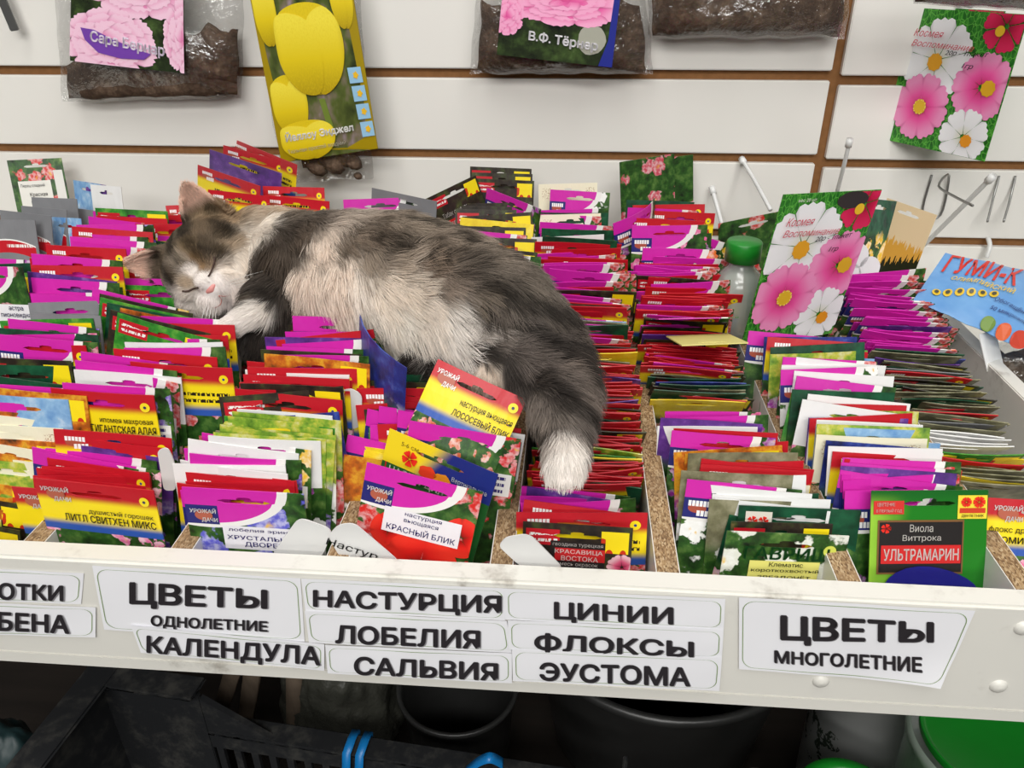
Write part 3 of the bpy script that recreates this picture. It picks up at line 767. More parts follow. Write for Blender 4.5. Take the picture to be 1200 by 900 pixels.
# --- second bin, front
for k, (TL, TR, lb) in enumerate([((14, 570), (152, 582), 'red-and-yellow sweet pea packet half hidden behind the front sweet pea packet'),
                                  ((39, 560), (180, 575), 'front red-and-yellow sweet pea seed packet in the second bin from left')]):
    h = Hero(lb, TL, TR, 4, None, 'R0', color=(226, 110, 160), Y=-.625-.010*k)
    h.logo(.05, .03); h.sun()
    h.text('душистый горошек', .42, .96, .155, .195, INK, .004); h.text('ЛИТЛ СВИТХЕН МИКС', .20, .97, .20, .248, INK, .012)
h = Hero('red-and-yellow morning glory packet standing tall in the second bin from left', (58, 455), (179, 464), 7, None, 'R0', color=(214, 30, 60), z=1.128, bend=.05)
h.logo(.05, .03); h.sun(); h.text('ипомея махровая', .46, .96, .155, .19, INK, .004); h.text('ГИГАНТСКАЯ АЛАЯ', .36, .98, .197, .245, INK, .012)
# --- third bin, front
h = Hero('magenta lobelia seed packet at the front beside a white plastic tag', (213, 570.5), (356, 579), 5, None, 'M0', color=(90, 90, 200), Y=-.632)
h.logo(.04, .118, .92); h.rect('printed_label', .29, .97, .225, .375, (232, 230, 234))
h.text('лобелия эринус', .34, .92, .235, .262, (60, 50, 130), .004); h.text('ХРУСТАЛЬНЫЙ', .32, .95, .275, .31, (50, 40, 130), .008); h.text('ДВОРЕЦ', .46, .80, .322, .358, (50, 40, 130), .008)
h = Hero('dark brown flower packet with a red tag lying folded in the third bin', (256, 466), (402, 453), 10, None, 'D', z=1.122, bend=.05)
# --- fourth bin, front
h = Hero('yellow and navy nasturtium packet for vertical planting in the fourth bin', (457, 502), (584, 556), 14, None, 'L', dz=-.016, Y=-.592, color=(240, 200, 40))
m = NT('print_yellow_navy', .3); u, t, _ = m.xyz(m.coord('UV')); k = u+t*.9
c = m.mix(k.step(.42, .62), rgb(240, 212, 36), rgb(30, 44, 120)); c = m.mix(t.gt(.20), c, rgb(34, 90, 40)); m.color(c); h.o.material_slots[0].material = m.m
h.text('5-6 см', .14, .30, .04, .065, (120, 100, 20), 0); h.text('НАСТУРЦИЯ', .08, .60, .205, .265, (230, 226, 220), .02)
petal_flower(h, 'printed_flower', .24, .125, .006, PM_SCAR, 5, .3, .5); h.text('Вертикальное', .64, .96, .12, .155, (236, 236, 240), .006); h.text('озеленение', .64, .92, .165, .195, (236, 236, 240), .006)
h.disc('printed_flower', .42, .16, .005, flat((220, 60, 30)), .0008, 14, 1.4, 1, .1)
h.disc('printed_flower', .56, .17, .005, flat((226, 140, 30)), .0008, 14, 1.4, 1, .1)
h = Hero('magenta nasturtium packet with red flowers at the front of the fourth bin', (430, 542), (566, 577), 13, None, 'M0', color=(206, 30, 24), dz=-.014, Y=-.614, bend=.02)
h.logo(.04, .118, .92)
petal_flower(h, 'printed_flower', .60, .52, .026, PM_SCAR, 5, .4, .62, .0007, notch=False); petal_flower(h, 'printed_flower', .28, .36, .013, PM_SCAR, 5, 1.0, .62, .0006, notch=False)
petal_flower(h, 'printed_flower', .90, .30, .015, PM_SCAR, 5, .2, .62, .0006, notch=False); petal_flower(h, 'printed_flower', .25, .55, .013, PM_SCAR, 5, .7, .62, .0006, notch=False)
h.rect('red_panel', .80, 1.0, .0, .16, (206, 40, 34), .0003) if False else None
h.rect('printed_label', .22, .89, .215, .365, (234, 232, 236), .0012)
h.text('настурция', .40, .72, .225, .25, (60, 50, 130), .003, off=.0016); h.text('вьющаяся', .40, .70, .262, .287, (60, 50, 130), .003, off=.0016); h.text('КРАСНЫЙ БЛИК', .26, .86, .302, .347, (50, 40, 130), .006, off=.0016)
h = Hero('red-and-yellow nasturtium packet propped against the cat', (512, 421), (617, 469), 26, .078, 'R0', z=1.150, dz=-.024, color=(200, 90, 40), bend=.10, curl=.10)
h.logo(.05, .03); h.sun(); h.text('настурция вьющаяся', .40, .97, .15, .19, INK, .004); h.text('ЛОСОСЕВЫЙ БЛИК', .36, .98, .20, .25, INK, .012)
# --- fifth bin, front
h = Hero('glossy red-topped packet behind the sweet william packet in the fifth bin', (605, 600), (759, 601), 14, None, 'R', Y=-.606)
h = Hero('dark sweet william packet at the front of the fifth bin', (613, 611), (742, 619), 12, None, 'D', color=(200, 60, 90), ts=.9, Y=-.620)
h.rect('printed_plate', .26, .76, .11, .29, (34, 28, 28)); h.rect('printed_band', .30, .76, .155, .24, (196, 30, 36), .0009)
h.text('гвоздика турецкая', .28, .74, .12, .145, (226, 222, 218), .004, off=.0014); h.text('КРАСАВИЦА', .30, .74, .16, .193, (240, 236, 232), .012, off=.0016); h.text('ВОСТОКА', .36, .70, .203, .236, (240, 236, 232), .012, off=.0016); h.text('смесь окрасок', .32, .70, .252, .278, (226, 222, 218), .004, off=.0014)
petal_flower(h, 'printed_flower', .92, .26, .010, petal_mat('petal_rose', (150, 20, 60), (220, 90, 130), (236, 190, 200)), 5, .2, .6)
h = Hero('pale yellow packet lying flat across the sixth bin edge', (799, 405), (877, 402), -74, .05, 'L', z=1.108, color=(150, 170, 60), w=.075)
m = NT('print_pale_yellow', .35); u, t, _ = m.xyz(m.coord('UV')); m.color(m.mix(m.noise(m.coord(), 20, 2), rgb(226, 216, 120), rgb(236, 228, 150))); h.o.material_slots[0].material = m.m
# --- sixth bin, front
h = Hero('dark green packet with a white and red badge in the sixth bin', (866, 592), (1009, 598), 13, None, 'K', Y=-.597)
h.rect('printed_badge', .06, .28, .03, .15, (226, 220, 206)); petal_flower(h, 'printed_flower', .12, .085, .0035, PM_SCAR, 5); petal_flower(h, 'printed_flower', .21, .085, .0035, PM_SCAR, 5)
h = Hero('dark photo packet just behind the clematis packet in the sixth bin', (857, 611), (976, 614), 13, None, 'D', Y=-.609)
h = Hero('clematis seed packet with white flowers at the front of the sixth bin', (852, 622), (995, 628), 13, None, 'X', color=(224, 226, 214), ts=.92, dz=-.009, Y=-.621)
h.rect('printed_panel', .22, .80, .175, .45, (226, 220, 120), .0006); h.text('ГАВРИШ', .16, .86, .085, .165, (22, 84, 34), .02); h.disc('printed_emblem', .86, .10, .0045, flat((206, 214, 90)))
h.text('Клематис', .38, .66, .18, .208, (50, 56, 30), .006, off=.0013); h.text('короткохвостый', .24, .80, .22, .248, (50, 56, 30), .006, off=.0013); h.text('ЗВЕЗДОЧЁТ', .30, .74, .26, .292, (50, 56, 30), .01, off=.0013)
# --- seventh bin, front
h = Hero('magenta packet with purple flowers beside the blue pansy packet', (990, 575), (1108, 573), 22, None, 'M', Y=-.585, color=(170, 60, 180))
h = Hero('green pansy packet with blue flower and red name plate at the front', (1021, 575), (1158, 574), 24, None, 'G', ts=.92, Y=-.594, color=(50, 60, 190))
m = NT('print_green_gradient', .28); u, t, _ = m.xyz(m.coord('UV')); n = m.noise(m.vec(u, t, 0), 3, 2)
c = m.mix((u+n*.3).step(.1, .5), rgb(150, 200, 60), rgb(28, 120, 28)); m.color(m.mix(t.step(.12, 0), c, rgb(20, 96, 30))); h.o.material_slots[0].material = m.m
h.rect('printed_tag', .02, .28, .06, .14, (206, 46, 40)); h.text('ЦВЕТЕНИЕ', .05, .20, .07, .095, (236, 226, 220), .004); h.text('В ПЕРВЫЙ ГОД', .04, .26, .105, .13, (236, 226, 220), .004)
h.rect('printed_badge', .74, .99, .03, .17, (236, 214, 60)); petal_flower(h, 'printed_flower', .81, .07, .0036, PM_SCAR, 6); petal_flower(h, 'printed_flower', .92, .07, .0042, PM_SCAR, 6)
h.rect('printed_band', .755, .975, .105, .135, (200, 60, 30), .0008); h.text('ДВУЛЕТНИК', .77, .96, .143, .162, INK, .004)
h.rect('printed_frame', .06, .80, .175, .50, (120, 84, 46)); h.rect('printed_plate', .075, .785, .187, .488, (28, 24, 24), .0008)
h.rect('printed_band', .09, .775, .325, .435, (204, 34, 34), .0011)
h.text('Виола', .33, .53, .20, .245, (240, 236, 230), .006, off=.0014); h.text('Виттрока', .27, .60, .262, .307, (240, 236, 230), .006, off=.0014); h.text('УЛЬТРАМАРИН', .11, .755, .345, .415, (244, 240, 236), .016, off=.0016)
petal_flower(h, 'printed_flower', .13, .225, .0035, PM_SCAR, 5)
PM_BLUE = petal_mat('petal_ultramarine', (30, 24, 90), (28, 34, 170), (44, 60, 200))
h.disc('printed_pansy', .50, .64, .034, PM_BLUE, .0022, 28, 1.0, .70, .05, 3)
# --- rightmost bin, front
h = Hero('red-and-yellow phlox packet at the right photo edge', (1158, 583), (1300, 592), 26, None, 'R0', Y=-.580, color=(226, 100, 150))
h.logo(.05, .03); h.text('флокс друммонда', .02, .62, .155, .195, INK, .004); h.text('ПРОМИС РОЗОВЫЙ', .02, .80, .20, .248, INK, .012); h.sun()
# --- the two big cosmos groups
COSMOS = 1
h = Hero('large cosmos packet with pink and white flowers leaning in the seventh bin', (918, 228), (1033, 222), -6, .155, 'grass', w=.112, dz=-.006, slot=False, cat='seed packet')
cosmos_print(h); h.text('вес 20 шт', .16, .34, .035, .06, (230, 236, 220), 0)
h.disc('printed_emblem', .72, .065, .012, flat((52, 44, 44)), .0009, 24, 1.5, .7)
# --- back left
h = Hero('packet with red peppers and a white name label at the far left', (8, 188), (72, 185), 14, .14, 'X', z=1.166, color=(206, 40, 30), dz=0)
h.rect('printed_label', .12, .72, .22, .50, (228, 226, 218)); h.text('Перец сладкий', .16, .60, .25, .29, INK, 0); h.text('Красная', .30, .62, .34, .39, INK, .004); h.text('шапочка F1', .30, .66, .415, .47, INK, .004)
h.rect('printed_strip', .80, .97, .12, .50, (222, 220, 214))
h = Hero('magenta and white aster packet at the left photo edge', (-52, 311), (26, 313), 6, None, 'M0', z=1.165, color=(170, 30, 60))
h.logo(.04, .118, .92); h.rect('printed_label', .30, 1.1, .27, .52, (234, 232, 236)); h.text('астра', .66, .88, .285, .32, (50, 40, 110), .004); h.text('пионовидная', .52, 1.02, .335, .37, (50, 40, 110), .004); h.text('АЯ ДАМА', .62, 1.06, .385, .435, (50, 40, 120), .008); h.text('красная', .66, 1.0, .455, .50, (50, 40, 110), .004)
for (TL, TR, lb, z) in [((37, 231), (90, 233), 'silver grey packet right under the pepper packet', 1.165), ((25, 241), (78, 246), 'silver grey packet with blue butterfly corner', 1.163), ((0, 246), (60, 253), 'silver grey packet with a red arc, second at the left edge', 1.162), ((-20, 257), (41, 258), 'silver grey packet with a red arc at the left photo edge', 1.160), ((82, 243), (112, 247), 'small silver grey packet behind the pepper packet', 1.150),
                        ((33, 355), (128, 352), 'silver grey packet lying behind the magenta packets on the left', 1.140), ((37, 367), (118, 370), 'pale silver packet just before the grey one on the left', 1.136)]:
    Hero(lb, TL, TR, 14, None, 'Y', z=z, slot='lying' in lb or 'pale' in lb)
h = Hero('light blue packet with orange butterflies by the grey packets', (56, 254), (95, 256), 12, None, 'B', z=1.155, color=(200, 120, 50), w=.05)
for (TL, TR, st, lb) in [((86, 211), (118, 216), 'B', 'pale blue packet edge beside the pepper packet'), ((100, 213), (124, 217), 'V', 'dark violet packet edge behind the pepper packet'), ((106, 216), (142, 219), 'W', 'white packet edge with dark lettering by the wall')]:
    h = Hero(lb, TL, TR, 10, None, st, z=1.16)
    if st == 'W': h.text('ЬНЫЕ', .40, .80, .30, .42, INK, .004)
# --- stack behind the cat's ears
for (TL, TR, st, lb, z) in [((272, 162), (348, 193), 'R', 'topmost red packet in the tilted stack behind the cat ear', 1.185), ((262, 170), (335, 190), 'R', 'second red packet in the tilted stack behind the cat ear', 1.182),
                            ((246, 175), (330, 203), 'V', 'purple daisy packet in the tilted stack behind the cat ear', 1.178), ((232, 193), (305, 218), 'R', 'red-and-yellow packet right behind the cat ear', 1.172),
                            ((308, 218), (380, 220), 'R', 'red packet with green slot hole behind the cat neck', 1.165), ((310, 228), (386, 236), 'R', 'lower red packet behind the cat neck', 1.160), ((244, 222), (316, 230), 'R', 'small red packet between cat ear and neck', 1.165), ((194, 241), (240, 239), 'R', 'red packet peeking out left of the cat ear', 1.150)]:
    Hero(lb, TL, TR, 12, None, st, z=z)
# --- back middle
for (TL, TR, st, lb, z) in [((402, 234), (488, 231), 'M', 'crumpled magenta packet behind the cat back', 1.150), ((436, 220), (512, 236), 'Y', 'clear silvery packet behind the cat back', 1.155),
                            ((551, 195), (623, 198), 'D', 'topmost dark packet with yellow badge by the wall', 1.165), ((553, 202), (624, 204), 'D', 'second dark packet with yellow badge by the wall', 1.162), ((556, 209), (626, 212), 'D', 'third dark packet with yellow badge by the wall', 1.158),
                            ((571, 220), (634, 245), 'M', 'magenta packet tilted across the dark packets', 1.155),
                            ((631, 216), (700, 214), 'C', 'cream packet with small brown ornaments by the wall', 1.162), ((645, 222), (715, 226), 'M', 'magenta packet between the two cream packets', 1.160), ((632, 252), (704, 250), 'C', 'cream packet before the magenta one in the fifth bin', 1.148)]:
    Hero(lb, TL, TR, 9, None, st, z=z)
h = Hero('dark tobacco plant packet tilted by the dark packets', (499, 233), (557, 205), 16, .13, 'D', z=1.150, dz=.014)
h.text('Табак сандера', .16, .66, .20, .26, (236, 232, 226), .004); h.rect('printed_band', .20, .78, .28, .40, (200, 30, 36)); h.text('КЕНЦО F1', .25, .74, .30, .38, (240, 236, 232), .012)
h = Hero('packet with dense pink-red flower heads by the wall', (728, 192), (812, 181), 10, None, 'X', z=1.178, color=(206, 70, 90), slot=False)
h = Hero('second pink-red flower packet peeking out behind the first', (726, 190), (790, 180), 9, None, 'X', z=1.184, color=(206, 70, 90), slot=False)
h = Hero('magenta packet curled up at the back of the sixth bin', (724, 262), (772, 232), 8, .13, 'M', z=1.150, dz=.006, bend=.2)
h = Hero('magenta packet with navy logo slanting over the sixth bin', (783, 264), (860, 288), 4, .12, 'M', z=1.140, dz=-.008)
h = Hero('magenta packet with dark corner lying over the sixth bin', (772, 374), (866, 372), -66, .06, 'M', z=1.116)
# --- packets behind the leaning cosmos packet
h = Hero('red tomato packet behind the green bottle', (842, 262), (922, 246), 10, .13, 'X', z=1.112, color=(200, 40, 24))
h = Hero('dark green packet with white eggs behind the cosmos packet', (1012, 232), (1052, 236), 12, .12, 'K', z=1.165)
for (u, t) in ((.2, .5), (.62, .60), (.1, .68)): h.disc('printed_egg', u, t, .012, flat((224, 222, 226)), .001, 20, .9, 1.15)
h = Hero('beige forest packet behind the leaning cosmos packet', (1040, 232), (1098, 252), 10, .10, 'C', z=1.165)
m = NT('print_forest', .3); u, t, _ = m.xyz(m.coord('UV')); k = m.noise(m.vec(u*1.0, 0.0, 0), 26, 2); k2 = m.noise(m.vec(u*1.0, 5.0, 0), 20, 2)
c = m.mix((t-k*.3).gt(.16), rgb(236, 212, 170), rgb(226, 170, 70)); c = m.mix((t-k2*.4+u*.2).gt(.38), c, rgb(34, 40, 20)); m.color(c); h.o.material_slots[0].material = m.m
# --- navy packet squeezed against the cat's belly
h = Hero('navy blue packet curled up against the cat belly', (414, 362), (468, 432), 6, .11, 'N', z=1.150, dz=-.004, bend=.16, slot=False)
# ------------------------------------------------------------------ white plastic tags
def tag(label, pts, y, tilt=.0, writing=None, z0=None):
    P0 = [at_y(px, py, y) for px, py in pts]
    c = sum(P0, Vector())/len(P0); bm = bmesh.new()
    q = []                                     # round the corners
    n = len(P0)
    for i in range(n):
        a, b, d = P0[i-1], P0[i], P0[(i+1) % n]; r = min(.007, .42*(a-b).length, .42*(d-b).length)
        p = b+(a-b).normalized()*r; s_ = b+(d-b).normalized()*r
        for k in range(6): t = k/5; q.append(p*(1-t)**2+b*2*t*(1-t)+s_*t*t)
    vs = [bm.verts.new(v) for v in q]; f = bm.faces.new(vs)
    r = bmesh.ops.extrude_face_region(bm, geom=[f])
    for v in r['geom']:
        if isinstance(v, bmesh.types.BMVert): v.co.y += .0009
    me = bm_mesh('tag', bm)
    for v in me.vertices: v.co -= c; 
    o = link('plastic_tag', me, MAT['tag']); o.location = c; o.rotation_euler = (tilt, 0, 0)
    setp(o, label, 'tag', 'white plastic tags in the tray')
    if writing:
        v, fs = text_verts(writing, -.004, .3); ex = (P0[2]-P0[1]).normalized(); ez = Vector((0, 0, 1))
        vs = [(-.018+.034*a+0, -.0012, -.004+.008*b-.012*a) for a, b in v]
        link('pencil_writing', mesh('w', vs, fs), flat((150, 150, 152)), o)
    return o
tag('plain white plastic tag right of the lobelia packet', [(316, 654), (350, 606), (391, 621), (376, 655)], -.6440)
tag('white plastic tag with pencil writing before the nasturtium packet', [(384, 628), (396, 615), (415, 613), (470, 660), (400, 656)], -.6465, writing='Настур')
tag('plain white plastic tag before the sweet william packet', [(584, 640), (592, 630), (620, 625), (662, 668), (612, 666)], -.6465)
tag('white plastic tag standing between third and fourth bins', [(394, 462), (408, 454), (424, 462), (424, 500), (405, 505)], at_z(408, 458, 1.118).y)
tag('white plastic tag standing between second and third bins', [(184, 528), (196, 524), (204, 540), (206, 575), (192, 575)], at_z(195, 526, 1.100).y)
# ------------------------------------------------------------------ the cat
CAT_Z = 1.108                                 # tops of the packets it lies on
blobs = []                                    # (centre, radii, rotation matrix or None)
def on_packets(px, py, rp, lift=0.0):
    """sphere of rp pixels that rests on the packets and is seen at (px, py)"""
    z = CAT_Z+.05
    for _ in range(6):
        p = at_z(px, py, z); r = rp*depth(p)/F; z = CAT_Z+r*.92+lift
    return p, r
def limb(pts, n=5):
    """pts: (px, py, radius px, lift)"""
    P = []
    for (px, py, rp, lf) in pts: P.append(on_packets(px, py, rp, lf))
    for (a, ra), (b, rb) in zip(P, P[1:]):
        for k in range(n+1):
            t = k/n; blobs.append((a.lerp(b, t), (ra+(rb-ra)*t,)*3, None))
    return P
limb([(322, 296, 44, .012), (352, 312, 58, .0), (405, 318, 66, 0), (462, 326, 72, 0), (522, 346, 74, 0), (578, 376, 71, 0), (618, 402, 58, 0), (645, 428, 42, 0)])
limb([(300, 282, 36, .03), (322, 290, 42, .02)])                                    # neck
limb([(338, 318, 44, .0), (322, 350, 27, .012), (300, 368, 17, .018), (276, 381, 14.5, .014), (262, 389, 13, .010)])   # white fore leg
limb([(345, 340, 40, -.005), (322, 382, 26, -.01), (305, 400, 22, -.015)])             # dark fore leg beneath
limb([(628, 420, 50, 0), (655, 452, 40, 0), (662, 490, 30, .004), (663, 516, 24, .004), (663, 536, 23.5, .002), (662, 549, 23, .0)])   # hind leg to the paw
limb([(600, 420, 44, -.01), (545, 424, 32, -.005), (505, 420, 26, -.006)])             # other thigh
limb([(540, 432, 22, .0), (566, 436, 19, .008), (574, 442, 17, .006)])                 # other hind paw
# toes of the near hind paw and of the white fore paw
for (x, y, r) in ((649, 560, 9), (661, 566, 9.5), (674, 562, 9)):
    p, rr = on_packets(x, y, r, .004); blobs.append((p, (rr,)*3, None))
for (x, y, r) in ((254, 387, 7.5), (257, 395, 7.5)):
    p, rr = on_packets(x, y, r, .008); blobs.append((p, (rr,)*3, None))
# head frame: fwd = where the nose points, up = towards the ears
HC, HR = on_packets(247, 309, 46, .008)
TC = -FWD
HF = (RIGHT*.20+UP*-.40+TC*.90).normalized()
HU = (RIGHT*-.68+UP*.62+TC*.42); HU = (HU-HF*HU.dot(HF)).normalized()
HS = HF.cross(HU)                             # image upper right ear side is +
if HS.dot(RIGHT) < 0: HS = -HS
HK = .0445
def hp(s, u, f): return HC+(HS*s+HU*u+HF*f)*HK
HM = Matrix((HS, HU, HF)).transposed()
def hb(s, u, f, r, radii=None):
    rr = radii or (r, r, r); blobs.append((hp(s, u, f), tuple(q*HK for q in rr), HM))
hb(0, 0, 0, 0, (1.02, .92, 1.0)); hb(0, .28, .42, 0, (.70, .55, .56))
for s in (-1, 1):
    hb(s*.52, -.30, .30, .58); hb(s*.20, -.40, 1.02, .30); hb(s*.33, .05, .66, .40)
hb(0, -.12, .92, 0, (.26, .30, .42)); hb(0, -.30, 1.12, .22); hb(0, -.68, .84, 0, (.30, .24, .28)); hb(0, -.45, .70, 0, (.55, .40, .50))
hb(0, -.2, -.7, .9); hb(.1, -.5, -.6, .8)
bm = bmesh.new()
for c, r, M in blobs:
    mt = Matrix.Translation(c) @ (M.to_4x4() if M else Matrix.Identity(4)) @ Matrix.Diagonal((*r, 1))
    bmesh.ops.create_icosphere(bm, subdivisions=3, radius=1, matrix=mt)
# ears: cupped shells opening forwards
def ear(s, tip, spread):
    base = hp(s*.66, .62, .02); tipp = hp(*tip)
    ax = tipp-base; h = ax.length; ax.normalize(); fr = (HF*.9+HS*s*.25); fr = (fr-ax*fr.dot(ax)).normalized(); sd = ax.cross(fr)
    NA, NH = 14, 10; g = []
    for sh in (1.0, .80):
        rowv = []
        for j in range(NH+1):
            q = j/NH; R_ = HK*spread*(1-q)**.62*(1 if sh == 1 else .86)+.0005
            for i in range(NA+1):
                a = math.radians(-118+236*i/NA)
                rowv.append(bm.verts.new(base+ax*(h*(q*(1 if sh == 1 else .97))-.012*(1-q))-fr*math.cos(a)*R_*.55+sd*math.sin(a)*R_+fr*(.0035 if sh != 1 else 0)))
        g.append(rowv)
    W = NA+1
    for j in range(NH):
        for i in range(NA):
            a, b, c_, d = j*W+i, j*W+i+1, (j+1)*W+i+1, (j+1)*W+i
            bm.faces.new((g[0][a], g[0][b], g[0][c_], g[0][d])); bm.faces.new((g[1][d], g[1][c_], g[1][b], g[1][a]))
        for i, fl in ((0, 1), (NA, 0)):
            a, d = j*W+i, (j+1)*W+i
            f = (g[0][a], g[0][d], g[1][d], g[1][a]); bm.faces.new(f if fl else f[::-1])
    for i in range(NA):
        f = (g[0][i], g[1][i], g[1][i+1], g[0][i+1]); bm.faces.new(f)
        k = NH*W; f = (g[0][k+i], g[0][k+i+1], g[1][k+i+1], g[1][k+i]); bm.faces.new(f)
    return base, tipp, fr
EAR = [ear(1, (.98, 1.42, .05), .56), ear(-1, (-1.12, 1.24, .05), .56)]
me = bpy.data.meshes.new('raw'); bm.to_mesh(me); bm.free()
raw = bpy.data.objects.new('raw', me); COL.objects.link(raw)
rm = raw.modifiers.new('r', 'REMESH'); rm.mode = 'VOXEL'; rm.voxel_size = .0022
sm = raw.modifiers.new('s', 'SMOOTH'); sm.factor = .5; sm.iterations = 5
body_me = bpy.data.meshes.new_from_object(raw.evaluated_get(bpy.context.evaluated_depsgraph_get()))
bpy.data.objects.remove(raw)
body_me.name = 'cat_body'; body_me.polygons.foreach_set('use_smooth', [True]*len(body_me.polygons))
nv = len(body_me.vertices); bv = np.empty(nv*3, dtype=np.float64); body_me.vertices.foreach_get('co', bv); bv = bv.reshape(-1, 3)
bvh = BVHTree.FromPolygons([tuple(v) for v in bv], [tuple(p.vertices) for p in body_me.polygons])
def surf(px, py):
    d = ray(px, py).normalized(); h = bvh.ray_cast(CAM, d)
    if h[0] is None:
        q = CAM+d*.85; h = bvh.find_nearest(q)
    return h[0]
